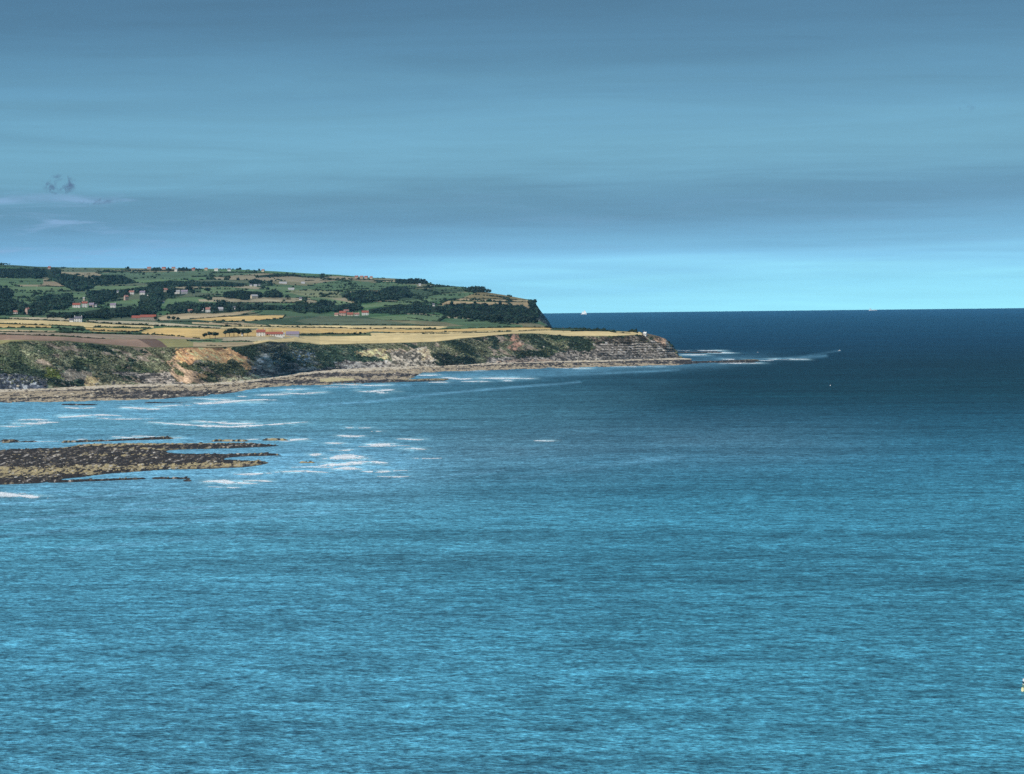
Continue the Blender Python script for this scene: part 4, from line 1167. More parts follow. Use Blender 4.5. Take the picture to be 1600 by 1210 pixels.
# village on the left
B('house', 119.5, 481, 14, 'long red-roofed white house at the left of the hillside group', 'house', 'white', 'red', 2, 8, 0.0, 1)
B('house', 132, 480.6, 10, 'tall gabled red-roofed house in the middle of the hillside group', 'house', 'white', 'red', 3, 8, 0.15, 2)
B('house', 143, 480.6, 9, 'house with purplish roof at the right of the hillside group', 'house', 'pink', 'purple', 2, 8, -.1, 1)
B('tower', 131, 470, 3.4, 'narrow cream tower rising behind the hillside group', 'tower', 'cream', 'pale', 2, 4, 0, 0, detail=False)
B('cottage', 149.5, 479.5, 4, 'tiny white cottage at the far right of the hillside group', 'house', 'white', 'slate', 1, 5, 0, 0, detail=False)
B('cottage', 24, 490.5, 7.5, 'small white cottage with pink roof among trees at far left', 'house', 'white', 'pinkred', 1, 6, 0.1, 1)
B('house', 43, 491, 6, 'tall pale gabled house beside the dark round-crowned wood', 'house', 'pink', 'pinkred', 3, 6, 0.9, 1)
B('house', 176.5, 481, 10, 'white house with grey-pink roof alone below the village wood', 'house', 'white', 'purple', 2, 7, 0.0, 1)
B('house', 205.5, 460.4, 9, 'white house with pinkish roof, left of two in the village wood', 'house', 'white', 'pinkred', 2, 7, 0.0, 1)
B('house', 222.5, 460.8, 9.5, 'white house with wide purple roof, right of two in the village wood', 'house', 'white', 'purple', 2, 7, 0.0, 1)
B('house', 197, 469.6, 7, 'pink gabled house below the two white village houses', 'house', 'pink', 'pinkred', 3, 7, 0.6, 0)
B('cottage', 231.2, 462.4, 3, 'tiny white cottage just right of the purple-roofed village house', 'house', 'white', 'slate', 1, 5, 0, 0, detail=False)
B('cottage', 184.5, 457.6, 4.5, 'small pale cottage at the upper left of the village wood', 'house', 'white', 'slate', 1, 5, 0, 0, detail=False)
B('house', 258.5, 456.5, 8, 'cream house with pinkish brown roof at the top of the village', 'house', 'cream', 'pinkred', 2, 7, 0.2, 0)
B('house', 277, 459.5, 9, 'white house left of the long grey-roofed one', 'house', 'white', 'pale', 2, 7, 0.0, 0)
B('house', 288, 459.5, 12, 'long grey-roofed pale house at the right end of the village', 'house', 'grey', 'purple', 2, 8, 0.0, 1)
B('cottage', 302.5, 458.6, 4.5, 'small white cottage behind the tree right of the village', 'house', 'white', 'slate', 1, 5, 0, 0, detail=False)
B('cottage', 254.5, 474.4, 5, 'white cottage half hidden in the middle of the dark village wood', 'house', 'white', 'slate', 1, 5, 0.2, 0, detail=False)
B('house', 325, 488.2, 8.5, 'square white house with pink-red roof above the tan field', 'house', 'white', 'pinkred', 2, 8, 0.0, 1)
B('shed', 316.5, 486.2, 3.4, 'tiny white shed left of the square house with pink-red roof', 'shed', 'white', 'pale', 1, 4, 0, 0, detail=False)
B('shed', 344.5, 485.4, 10, 'long grey shed right of the square house with pink-red roof', 'shed', 'grey', 'pale', 1, 7, 0, 0, detail=False)
B('cottage', 297, 488.4, 7.5, 'low red-roofed cottage in the trees left of the square house', 'house', 'stone', 'pinkred', 1, 6, 0, 0, detail=False)
B('cottage', 366, 483.4, 4, 'tiny pale cottage in the long wood above the tan field', 'house', 'white', 'slate', 1, 5, 0, 0, detail=False)
B('house', 397, 467, 12, 'cream house with a steep pale gable in the shelter belt', 'house', 'cream', 'pale', 2, 9, 0.5, 0)
B('cottage', 392, 447.5, 4.5, 'leftmost white building of the upper slope farm', 'house', 'white', 'slate', 1, 6, 0, 0, detail=False)
B('barn', 399, 447.8, 6, 'widest white barn of the upper slope farm', 'barn', 'white', 'pale', 0.5, 8, 0, 0, detail=False)
B('shed', 405, 446.8, 3.6, 'rightmost white shed of the upper slope farm', 'shed', 'white', 'slate', 0.5, 6, 0, 0, detail=False)
B('shed', 442, 443.6, 14, 'long white low shed across the slope right of the upper farm', 'shed', 'white', 'pale', 0.5, 8, 0, 0, detail=False)
B('shed', 455, 453.4, 11, 'long pale shed beside the meadow on the middle slope', 'shed', 'white', 'pale', 0.5, 8, 0, 0, detail=False)
B('shed', 473.5, 443.4, 7, 'white shed on the upper pasture, right of the long low one', 'shed', 'white', 'pale', 0.5, 7, 0, 0, detail=False)
B('cottage', 469.5, 469, 5, 'small white cottage beside a field lane on the middle slope', 'house', 'white', 'slate', 1, 6, 0, 0, detail=False)
B('cottage', 656, 446.6, 4, 'tiny white cottage under the skyline wood', 'house', 'white', 'pale', 1, 6, 0, 0, detail=False)
B('cottage', 677.5, 478.6, 4, 'tiny white cottage at the left end of the headland wood', 'house', 'white', 'slate', 1, 6, 0, 0, detail=False)
B('house', 77, 420.8, 5, 'red-roofed house alone on the ridge above the conifers', 'house', 'pink', 'red', 2, 8, 0, 0, detail=False)
# skyline village
for x, y, w_, wl_, rf_, lb in [(233, 421.3, 7, 'pink', 'pinkred', 'leftmost pinkish house of the skyline village'), 
                               (256, 421.6, 7, 'pink', 'red', 'red-roofed house in the left half of the skyline village'), (271, 421.4, 6.5, 'cream', 'pinkred', 'cream house in the middle of the skyline village'),
                               (275, 424.6, 5, 'white', 'pale', 'bright white house just below the skyline village'), (302, 423.2, 5.5, 'pink', 'red', 'tall red house standing clear in the skyline village'),
                               (322, 422.8, 5.5, 'cream', 'pinkred', 'low cream house right of the tall red skyline house'), (338, 423.6, 7, 'white', 'pale', 'white bungalow on the ridge right of the skyline village'),
                               (358, 423.8, 6, 'white', 'slate', 'white bungalow with dark roof on the ridge'),
                               (411, 425.2, 5, 'cream', 'pinkred', 'last small house on the ridge beside a round tree'), (557, 435.2, 6, 'pink', 'red', 'leftmost red-roofed house of the skyline hamlet'),
                               (565, 435.4, 6, 'stone', 'pinkred', 'dull red house second in the skyline hamlet'), (572, 435.6, 6, 'pink', 'red', 'bright red-roofed house third in the skyline hamlet'),
                               (580, 436.2, 5, 'cream', 'pinkred', 'rightmost cream house of the skyline hamlet')]:
    B('house', x, y, w_, lb, 'house', wl_, rf_, 2, 7, None, 0, detail=False)
# lookout hut on the point
B('lookout_hut', 1008, 524.4, 4.6, 'small white lookout hut on the tip of the near headland', 'hut', 'bright', 'bright', 1, 3.5, -0.5, 0, lift=0.3)



def blocks(x, y):
    """would a tree standing at (x, y) hide one of the houses?"""
    x = np.asarray(x, float); y = np.asarray(y, float)
    r = np.zeros(x.shape, bool)
    for hx, hy, hw in HXY:
        r |= (np.abs(x - hx) < hw / 2 + 2.5) & (y > hy - 2.0) & (y < hy + 9.5)
    return r

# ------------------------------------------------------------------ trees
def crown_mesh(seed, conifer=False):
    r = np.random.default_rng(seed)
    if conifer:
        n = 9
        t = np.linspace(0, 1, n)
        cen = np.stack([r.normal(size=n) * .05, r.normal(size=n) * .05, 0.22 + 0.72 * t], 1)
        rad = np.stack([0.26 * (1.05 - t), 0.26 * (1.05 - t), 0.11 + 0 * t], 1)
    else:
        n = 13
        dirs = r.normal(size=(n, 3)); dirs /= np.linalg.norm(dirs, axis=1, keepdims=True)
        cen = dirs * (0.30, 0.30, 0.22) * r.uniform(.5, 1.05, (n, 1)) + (0, 0, 0.60)
        rad = r.uniform(0.13, 0.23, (n, 1)) * np.array([[1.1, 1.1, 0.85]])
    col = np.array([[0.022, 0.038, 0.024]]) * r.uniform(0.6, 1.5, (n, 1))
    V, Fc, Cc = clumps(cen, rad, col, leaves=22, leaf=0.42, rng=r)
    return mesh_np('crown', V, [Fc], M_leaf, Cc, link=False)


def trunk_mesh(seed):
    r = np.random.default_rng(seed)
    V = []; Fc = []

    def limb(a, b, ra, rb, k=6):
        a = np.array(a, float); b = np.array(b, float); d = b - a; d /= np.linalg.norm(d)
        u = np.cross(d, (0.3, 0.9, 0.1)); u /= np.linalg.norm(u); v = np.cross(d, u)
        o = len(V)
        for q, rq in ((a, ra), (b, rb)):
            for i in range(k):
                t = 2 * math.pi * i / k
                V.append(q + (u * math.cos(t) + v * math.sin(t)) * rq)
        for i in range(k):
            Fc.append((o + i, o + (i + 1) % k, o + k + (i + 1) % k, o + k + i))
    limb((0, 0, -.05), (0.01, 0, .45), .035, .022)
    for i in range(4):
        t = i * 1.6 + r.random()
        limb((0, 0, .32 + .03 * i), (.2 * math.cos(t), .2 * math.sin(t), .62), .016, .006, 5)
    return mesh_np('trunk', np.array(V), [np.array(Fc)], M_bark, link=False)


CROWNS = [crown_mesh(400 + i) for i in range(7)]
CONES = [crown_mesh(450 + i, True) for i in range(2)]
TRUNKS = [trunk_mesh(470 + i) for i in range(3)]
n_tree = 0


def tree(px, py, hpx, label, group=None, conifer=False, wide=1.0):
    global n_tree
    p = ground(px, py)
    dist = math.hypot(p[0], p[1])
    h = hpx * dist / F
    o = bpy.data.objects.new('conifer_tree' if conifer else 'tree', None)
    o.empty_display_size = 1
    C.objects.link(o)
    o.location = p
    o.rotation_euler = (0, 0, random.random() * 6.28)
    s = h / 0.98
    o.scale = (s * wide, s * wide, s)
    for nm, mm in (('trunk', random.choice(TRUNKS)), ('crown', random.choice(CONES if conifer else CROWNS))):
        c = bpy.data.objects.new(nm, mm); C.objects.link(c); c.parent = o
    tag(o, label, 'tree', group)
    n_tree += 1
    return o


G1 = 'windbreak trees left of the white farm'
for x, y, h, lb in [(320, 529, 9, 'small leaning tree at the left end of the windbreak by the cliff-top stubble field'),
                    (328, 529, 11.5, 'second tree from the left in the windbreak left of the white farm'),
                    (336.5, 530, 12, 'bushy tree closing the left half of the windbreak, just before its gap'),
                    (352, 526.5, 11, 'first tree right of the gap in the windbreak left of the white farm'),
                    (358.5, 526, 14, 'tall dark tree in the right half of the windbreak'),
                    (365.5, 526, 14.5, 'tallest tree of the windbreak, in the middle of its right half'),
                    (372, 526, 13, 'tree just right of the tallest one in the windbreak'),
                    (380, 526, 12, 'last but one tree on the right of the windbreak, by the small white shed'),
                    (387, 526, 13, 'last tree on the right of the windbreak, nearest the white farmhouse')]:
    tree(x, y, h, lb, G1, wide=1.05)
for x, y, h, lb in [(264, 502.5, 9.5, 'left of two round trees on the tan field right of the long red barn'), (271.5, 502.5, 8.5, 'right of two round trees on the tan field right of the long red barn'),
                    (278.5, 502, 7, 'small tree beside the two round trees right of the long red barn'), (243, 501.5, 7.5, 'dark tree against the right gable of the long red barn'),
                    (295.5, 459, 13, 'tall tree at the right end of the grey-roofed village house'), (301, 462, 10, 'shorter tree in front of the grey-roofed village house'),
                    (324.5, 459, 10.5, 'lone round tree on the pasture right of the village'), (340, 463, 4.5, 'tiny hedgerow tree below the lone round tree'),
                    (265, 467, 11, 'dark round tree in front of the pink-roofed village house'), (505, 481, 14, 'largest tree left of the red-roofed farm'),
                    (512.5, 482, 11, 'second large tree left of the red-roofed farm'), (502, 464, 7.5, 'tree in the hedge above the large trees left of the farm'),
                    (579, 515.5, 4.5, 'small round tree in the hedge between golden fields'), (563, 524.5, 6.5, 'round bush at the right end of the dark hedge on the plateau'),
                    (570, 524.5, 5, 'lower bush right of the round bush on the plateau'), (492, 446, 3.6, 'lone tree on the upper pasture at centre left'),
                    (539, 449, 6, 'slim upright tree on the upper pasture above the dark wood'), (517, 450, 3.5, 'small tree on the hedge above the pale meadow'),
                    (81, 454.5, 4, 'small tree on the left pasture, nearest the fallow strip'), (58.5, 460, 3.5, 'lone tree low on the left pasture'),
                    (64.5, 446.5, 3.6, 'tree at the left corner of the fallow strip'), (97.5, 448, 6, 'round tree at the right corner of the fallow strip'),
                    (105, 448.5, 4.5, 'small tree right of the one at the fallow strip corner'), (24, 446, 2.6, 'tiny tree on the far left pasture'),
                    (97, 462, 4, 'tree at the upper edge of the round-crowned wood'), (138, 458, 6, 'pointed tree above the tall red-roofed house'),
                    (94, 519, 6, 'bushy tree in the hedge left of the thick thicket on the plateau'), (114, 519.5, 7.5, 'left tree of the thicket on the near plateau'),
                    (121, 520, 8, 'middle tree of the thicket on the near plateau'), (129, 520.5, 7.5, 'right tree of the thicket on the near plateau'),
                    (418, 525, 3, 'bush in front of the long white farm range'), (437, 523.5, 4.5, 'bush between the white farm range and the grey barn'),
                    (375, 424, 6.2, 'round copse tree standing on the skyline right of the village'), (371, 424, 5, 'left tree of the skyline pair right of the village'),
                    (405, 424, 4.5, 'small skyline tree beside the last hilltop house'), (130, 499, 7, 'tree behind the white cottage'), (137, 503.5, 4.5, 'round bush right of the white cottage'),
                    (151, 503, 3, 'low round bush on the stubble right of the white cottage'), (103, 501, 5.5, 'bush left of the white cottage shed'),
                    (418, 539, 5, 'wind-bent bush on the cliff edge below the white farm'), (458, 538, 4, 'bush on the cliff edge below the grey barn')]:
    tree(x, y, h, lb)
# individual crowns that stand out at the front and top edges of the woods
woods_vis = []
for wi, (poly, crown_m, lb) in enumerate(WOODS):
    pa = np.array(poly)
    x0, y0 = pa.min(0); x1, y1 = pa.max(0)
    area = 0.5 * abs(np.dot(pa[:, 0], np.roll(pa[:, 1], 1)) - np.dot(pa[:, 1], np.roll(pa[:, 0], 1)))
    n_ind = int(np.clip(area / 60, 2, 12))
    got = 0; tries = 0
    con = 'conifer' in lb
    while got < n_ind and tries < 400:
        tries += 1
        x = random.uniform(max(x0, -5), x1); y = random.uniform(y0, y1)
        if in_poly(np.array([x]), np.array([y]), poly)[0] and not blocks(x, y + 1):
            p = ground(x, y); dist = math.hypot(p[0], p[1])
            if dist > 12000: continue
            hh = min(crown_m * random.uniform(.8, 1.25) * F / dist * 0.8, 0.95 * (y1 - y0))
            if not in_poly(np.array([x]), np.array([y + hh * .6]), poly)[0]: continue
            y = y + hh * .7
            if blocks(x, y): continue
            tree(x, y, hh, 'taller crown in the ' + ' '.join(lb.split()[:11]), lb, conifer=con, wide=1.1 if not con else .9)
            got += 1
    # the mass of the wood
    n = int(area / 4.0)
    xs_ = RNG.uniform(x0, x1, n * 3); ys_ = RNG.uniform(y0, y1, n * 3)
    k = in_poly(xs_, ys_, poly)
    k = k & ~blocks(xs_, ys_)
    xs_, ys_ = xs_[k], ys_[k]
    pc = ground((x0 + x1) / 2, (y0 + y1) / 2); hm = min(crown_m * 0.68 * F / math.hypot(pc[0], pc[1]), 0.75 * (y1 - y0))
    k = in_poly(xs_, ys_ + hm * 0.75, poly) & ~blocks(xs_, ys_ + hm)
    xs_, ys_ = xs_[k][:n], (ys_ + hm * 0.85)[k][:n]
    P = np.array([ground(a, b) for a, b in zip(xs_, ys_)])
    dist = np.hypot(P[:, 0], P[:, 1])
    P = P[dist < 12000]
    m_ = len(P)
    R = hm * np.hypot(P[:, 0], P[:, 1]) / F * 0.45 * RNG.uniform(.6, 1.4, m_)
    cen = np.repeat(P, 3, 0) + RNG.normal(size=(m_ * 3, 3)) * np.repeat(R, 3)[:, None] * (0.5, 0.5, 0.3) + np.stack([0 * np.repeat(R, 3)] * 2 + [np.repeat(R, 3) * 1.2], 1)
    r3_ = np.repeat(R, 3)
    rad = np.stack([r3_ * .8, r3_ * .8, r3_ * (.75 if not con else 1.2)], 1)
    col = np.array([[0.017, 0.031, 0.022]]) * RNG.uniform(.8, 1.25) * np.repeat(RNG.uniform(0.5, 1.9, (m_, 1)), 3, 0) * RNG.uniform(0.85, 1.15, (m_ * 3, 3))
    V, Fc, Cc = clumps(cen, rad, col, leaves=7, leaf=0.35)
    tag(mesh_np('woodland', V, [Fc], M_leaf, Cc), lb, 'woodland', kind='stuff')


# ------------------------------------------------------------------ hedgerows
HEDGES = [
    ([(-40, 497.5), (15, 498.7), (60, 500.5), (110, 502.8), (135, 503.4), (180, 506.6), (240, 509.6), (300, 511.8), (345, 513.6)], 2.6, 'long hedge running right from the white cottage between stubble and wheat'),
    ([(-40, 505), (0, 506.2), (80, 508.8), (150, 511.4), (236, 513)], 2.4, 'bushy gappy hedge below the white cottage'),
    ([(-40, 512), (0, 512.8), (60, 512.6), (95, 513.5), (135, 516.5), (214, 519.6)], 2.8, 'thick hedge through the thicket on the near plateau'),
    ([(238, 510.8), (232, 514), (222, 517), (212, 519.8)], 2.6, 'hedge slanting down between two golden fields'),
    ([(-40, 518), (0, 518.6), (85, 519.6), (110, 521.4)], 2.2, 'hedge above the fallow strip at near left'),
    ([(-40, 522), (0, 522.8), (67, 524.8), (110, 526.4), (135, 528.5), (165, 529.8)], 2.5, 'dark hedge along the top of the ploughed field'),
    ([(90, 519.5), (150, 521.5), (240, 523.4), (280, 526), (312, 529.6)], 3.0, 'broad hedge leading right to the windbreak trees'),
    ([(292, 533.2), (318, 533.2), (337, 533.8)], 2.2, 'short dark hedge above the cliff-top stubble field'),
    ([(346, 534.2), (375, 533.6), (402, 534.8)], 2.0, 'short hedge pair right of the windbreak'),
    ([(322, 540.2), (340, 540.8), (352, 541)], 1.8, 'low dark bushes on the edge above the orange landslip'),
    ([(247, 502), (300, 503.6), (345, 505.2), (376, 507.8)], 2.2, 'bushy hedge right of the long red barn'),
    ([(297, 499), (340, 496), (372, 494), (398, 490.5), (410, 487)], 2.2, 'hedge curving up between the tan and golden fields'),
    ([(330, 502), (385, 502.8), (441, 498.2), (446, 493.5)], 2.2, 'hedge round the foot of the small golden field'),
    ([(345, 510), (450, 511.6), (540, 513.2), (582, 515.2)], 2.2, 'straight dark hedge above the golden field of the white farm'),
    ([(466, 523.5), (500, 522.8), (540, 522.6), (562, 523.6)], 3.2, 'tall dark hedge right of the grey barn'),
    ([(584, 514.4), (610, 513.6), (640, 514.8), (680, 514.2)], 2.2, 'hedge right of the small round tree'),
    ([(600, 520.8), (650, 520.6), (700, 519.0), (745, 518.4)], 1.8, 'thin hedge across the pale wheat right of centre'),
    ([(660, 515.2), (690, 515), (720, 514.2)], 2.2, 'bushy hedge left of the dark wood foot'),
    ([(732, 513.2), (790, 511.8), (850, 512.4), (900, 513.4), (945, 514.4)], 2.4, 'hedge along the far edge of the headland plateau'),
    ([(660, 522), (740, 520.3), (810, 517.6), (855, 516.4), (905, 517.4)], 1.7, 'dark hedge line through the wheat above the cliff'),
    ([(893, 518.2), (920, 517.5), (950, 517.8), (962, 520.2)], 3.6, 'thick dark gorse bank on the headland'),
    ([(980, 519.6), (988, 518.2), (996, 520.6)], 3.8, 'dark gorse hump left of the white lookout hut'),
    ([(962, 520.4), (985, 521.2)], 1.6, 'low dark strip between the gorse banks'),
    ([(686, 502), (694, 498), (702, 495.5), (712, 496)], 3.0, 'hedge slanting between the two green fields under the dark wood'),
    ([(630, 496), (665, 501), (688, 502.8)], 1.8, 'dark hedge line right of the red-roofed farm'),
    ([(440, 508.5), (520, 508), (600, 508.2), (690, 510)], 1.7, 'thin hedge dividing the green slope from the stubble'),
    ([(684, 476.5), (700, 470), (724, 466.2)], 2.2, 'hedge climbing the left side of the far headland fields'),
    ([(710, 469.5), (760, 471.6), (824, 472.2)], 1.7, 'thin hedge between the golden fields of the far headland'),
    ([(724, 466.4), (780, 468), (822, 469.4)], 1.8, 'upper hedge of the far headland fields'),
    ([(600, 478.5), (640, 476.8), (690, 471.5), (712, 466.8)], 2.4, 'dark hedge below the long green slope'),
    ([(655, 466), (690, 459), (738, 456.4)], 2.2, 'hedge high on the green slope left of the far headland'),
    ([(600, 453), (650, 450.4), (700, 448.6), (722, 449)], 1.8, 'hedge near the skyline left of the hilltop wood'),
    ([(445, 457), (480, 453), (530, 454.6), (600, 454.6)], 2.0, 'hedge across the middle of the upper pastures'),
    ([(440, 468), (480, 468.4), (500, 471)], 1.9, 'hedge below the small white house on the slope'),
    ([(20, 456.4), (40, 455.6)], 1.6, 'short hedge on the left pasture'),
    ([(52, 459), (80, 461.4)], 1.6, 'hedge across the left pasture towards the round wood'),
    ([(20, 463), (40, 466.4), (56, 469.5)], 2.0, 'dark hedge at the foot of the left pasture'),
    ([(60, 447.6), (96, 448.6), (110, 446.8)], 2.0, 'hedge under the fallow strip at left'),
    ([(150, 426.5), (190, 424.5), (225, 423.5), (300, 423.6)], 2.4, 'dark belt just under the hilltop village'),
    ([(300, 433), (330, 432.2), (360, 434), (356, 437)], 2.4, 'hedge round the small hollow field on the hill'),
    ([(330, 427), (380, 426.4), (420, 427.6)], 2.2, 'hedge on the upper hill right of the village'),
    ([(440, 431), (500, 434.5), (545, 438.8)], 2.0, 'hedge on the upper hill above the long pasture'),
    ([(545, 436.4), (600, 439), (650, 441)], 2.0, 'hedge below the red skyline hamlet'),
    ([(475, 439), (520, 438), (550, 440)], 1.9, 'second hedge down from the skyline left of the red hamlet'),
    ([(398, 485.5), (440, 484), (470, 489)], 2.2, 'hedge at the top of the small green field'),
    ([(440, 473), (480, 474)], 2.0, 'short dark hedge left of the farm clump'),
    ([(600, 500.6), (640, 501.2)], 1.5, 'short dark hedge on the green slope right of the farm'),
    ([(350, 472.6), (400, 473.4), (440, 472.6), (445, 470)], 1.8, 'hedge below the pale meadow in front of the cream gabled house'),
]
for pts, hp, lb in HEDGES:
    P = []; R = []
    for (xa, ya), (xb, yb) in zip(pts[:-1], pts[1:]):
        L = math.hypot(xb - xa, (yb - ya) * 3)
        n = max(2, int(L / 0.65))
        for i in range(n):
            t = (i + random.random() * .6) / n
            x = xa + (xb - xa) * t; y = ya + (yb - ya) * t + random.uniform(-.12, .12)
            g_ = vn(np.array(x / 5.0), np.array(ya), 500)
            if g_ < 0.2: continue
            p = ground(x, y)
            d = math.hypot(p[0], p[1])
            big = 1 + (random.random() < .07) * 0.9
            R.append(hp * 0.36 * d / F * random.uniform(.6, 1.2) * (0.6 + .8 * float(g_)) * big); P.append(p)
    P = np.array(P); R = np.array(R)
    rad = np.stack([R * 1.5, R * 1.3, R], 1)
    col = np.array([[0.020, 0.033, 0.018]]) * RNG.uniform(0.5, 1.7, (len(P), 1))
    V, Fc, Cc = clumps(P + np.stack([0 * R, 0 * R, R * .6], 1), rad, col, leaves=8)
    base = P[0]
    o = mesh_np('hedgerow', V - base, [Fc], M_leaf, Cc)
    o.location = base
    tag(o, lb, 'hedge', 'hedgerows between the fields')

# unnamed hedge network of the far hills
r0_ = r_ld0 - 1
ks = np.argwhere(EDGE < 0.05)
ks = ks[(ks[:, 0] > N_PL + 6) & (ks[:, 0] < r6 - r0_) & (PX[ks[:, 1]] < 800)]
ks = ks[RNG.random(len(ks)) < 0.33]
ks = ks[~blocks(LPX[r0_:][ks[:, 0], ks[:, 1]], LPY[r0_:][ks[:, 0], ks[:, 1]])]
P = LV[r0_:][ks[:, 0], ks[:, 1]] + RNG.normal(size=(len(ks), 3)) * (1.5, 4, 0)
R = RNG.uniform(1.1, 2.6, len(P)) * (1 + (RNG.random(len(P)) < .06) * 1.0)
V, Fc, Cc = clumps(P + np.stack([0 * R, 0 * R, R * .6], 1), np.stack([R * 1.3, R * 1.3, R], 1), np.array([[0.022, 0.038, 0.024]]) * RNG.uniform(.5, 1.6, (len(P), 1)), leaves=4)
tag(mesh_np('upland_hedges', V, [Fc], M_leaf, Cc), 'network of far hedges and bushes across the upland pastures', 'hedges', kind='stuff')

# ------------------------------------------------------------------ poles
M_pole = cm('pole_wood', (0.12, 0.10, 0.08))
for x, y, hp, lb in [(769, 520.5, 7.5, 'wooden utility pole in the wheat above the middle of the cliff'), (880, 519.5, 8, 'wooden utility pole on the plateau near the far headland cliff'),
                     (425, 522.0, 8.5, 'wooden utility pole behind the long white farm range'), (520.5, 520.5, 7, 'wooden utility pole in the golden field right of the grey barn'),
                     (1005.5, 524.6, 8.5, 'dark signal mast beside the white lookout hut')]:
    p = ground(x, y); d = math.hypot(p[0], p[1]); h = hp * d / F
    e = bpy.data.objects.new('utility_pole' if x < 1000 else 'signal_mast', None); C.objects.link(e); e.location = p
    a = MB(); a.cyl((0, 0, -1), (0, 0, h), .22, .15); a.build('pole', M_pole, e)
    a = MB(); a.box(-1.0, 1.0, -.07, .07, h - .9, h - .75)
    a.build('crossarm', M_pole, e)
    for q in (-.85, 0, .85):
        a = MB(); a.cyl((q, 0, h - .75 if q else h), (q, 0, h - .5 if q else h + .2), .06, .05, 6); a.build('insulator', M_frame, e)
    tag(e, lb, 'mast' if x > 1000 else 'utility pole')


# ------------------------------------------------------------------ vessels
def hull(L, Bm, H, mat, parent, name='hull'):
    """lofted hull: stations along x, pointed bow at +x"""
    n = 12; secs = []
    for i in range(n + 1):
        t = i / n
        x = -L / 2 + L * t
        wdt = Bm / 2 * (1 - max(0, (t - .55) / .45) ** 2.2) * (0.86 + .14 * min(1, t * 4)) + 0.01
        sheer = H * (1 + .25 * max(0, t - .5) * 2)
        secs.append([(x - .04 * L * (1 - t), -wdt * .55, -H * .4), (x, -wdt, H * .35), (x + .02 * L * t, -wdt * 1.04, sheer), (x + .02 * L * t, wdt * 1.04, sheer), (x, wdt, H * .35), (x - .04 * L * (1 - t), wdt * .55, -H * .4)])
    a = MB()
    a.v = [p for s_ in secs for p in s_]
    for i in range(n):
        for j in range(6):
            a.f.append((i * 6 + j, (i + 1) * 6 + j, (i + 1) * 6 + (j + 1) % 6, i * 6 + (j + 1) % 6))
    a.f.append(tuple(range(6))); a.f.append(tuple(n * 6 + j for j in reversed(range(6))))
    return a.build(name, mat, parent)


def at_sea(px, py):
    d = float(sea_dist(px, py)); bx, by = bearing(px, py)
    return (d * float(bx), d * float(by), -drop(d)), d


M_white = cm('white_paint', (0.85, 0.86, 0.86), rough=0.4)
M_sail = cm('sail_cloth', (0.86, 0.85, 0.82), rough=0.8)
M_yel = cm('yellow_paint', (0.78, 0.74, 0.42), rough=0.5)
M_grn = cm('green_paint', (0.16, 0.26, 0.17), rough=0.5)
M_dark = cm('dark_window', (0.02, 0.025, 0.03), rough=0.2)
M_red = cm('red_paint', (0.6, 0.25, 0.2), rough=0.5)
# white ship under sail near the horizon, left
loc, d = at_sea(912.5, 491.6)
e = bpy.data.objects.new('sailing_ship', None); C.objects.link(e); e.location = loc; e.rotation_euler = (0, 0, -0.75)
s_ = d / F * 1.35
hull(8.0 * s_, 2.2 * s_, 0.9 * s_, M_white, e)
a = MB(); a.box(-2.6 * s_, 1.6 * s_, -.7 * s_, .7 * s_, .9 * s_, 1.7 * s_); a.build('deckhouse', M_white, e)
for q, hh in ((-1.2, 4.4), (1.2, 5.4)):
    a = MB(); a.cyl((q * s_, 0, .8 * s_), (q * s_, 0, hh * s_), .08 * s_, .05 * s_); a.build('mast', M_white, e)
    a = MB(); y_ = .06 * s_
    a.poly([(q * s_ - .1 * s_, -y_, 1.8 * s_), (q * s_ - 2.0 * s_, -y_, 1.8 * s_), (q * s_ - .1 * s_, -y_, (hh - .2) * s_), (q * s_ - .1 * s_, y_, 1.8 * s_), (q * s_ - 2.0 * s_, y_, 1.8 * s_), (q * s_ - .1 * s_, y_, (hh - .2) * s_)],
           [(0, 2, 1), (3, 4, 5), (0, 1, 4, 3), (1, 2, 5, 4), (2, 0, 3, 5)])
    a.build('sail', M_sail, e)
a = MB(); y_ = .06 * s_
a.poly([(1.3 * s_, -y_, 1.4 * s_), (4.0 * s_, -y_, 1.4 * s_), (1.3 * s_, -y_, 4.8 * s_), (1.3 * s_, y_, 1.4 * s_), (4.0 * s_, y_, 1.4 * s_), (1.3 * s_, y_, 4.8 * s_)], [(0, 1, 2), (3, 5, 4), (0, 3, 4, 1), (1, 4, 5, 2), (2, 5, 3, 0)])
a.build('jib', M_sail, e)
tag(e, 'white two-masted ship under sail on the horizon, just right of the far headland', 'ship')
# long ship hull-down at the horizon, right
loc, d = at_sea(1364, 485.6)
e = bpy.data.objects.new('cargo_ship', None); C.objects.link(e); e.location = loc; e.rotation_euler = (0, 0, 3.3)
s_ = d / F
hull(13 * s_, 2.0 * s_, 1.0 * s_, M_white, e)
a = MB(); a.box(3.0 * s_, 4.8 * s_, -.8 * s_, .8 * s_, 1.0 * s_, 2.6 * s_); a.box(2.6 * s_, 5.0 * s_, -.9 * s_, .9 * s_, 2.6 * s_, 2.9 * s_); a.build('bridge', M_white, e)
a = MB(); a.cyl((4.6 * s_, 0, 2.9 * s_), (4.8 * s_, 0, 3.9 * s_), .35 * s_, .3 * s_, 10); a.build('funnel', M_red, e)
for q in (-3.6, -1.2, 1.0):
    a = MB(); a.box((q - .9) * s_, (q + .9) * s_, -.7 * s_, .7 * s_, 1.0 * s_, 1.35 * s_); a.build('hatch', cm('hatch_paint', (0.6, 0.45, 0.4)), e)
tag(e, 'long white cargo ship sitting on the horizon at the right', 'ship')


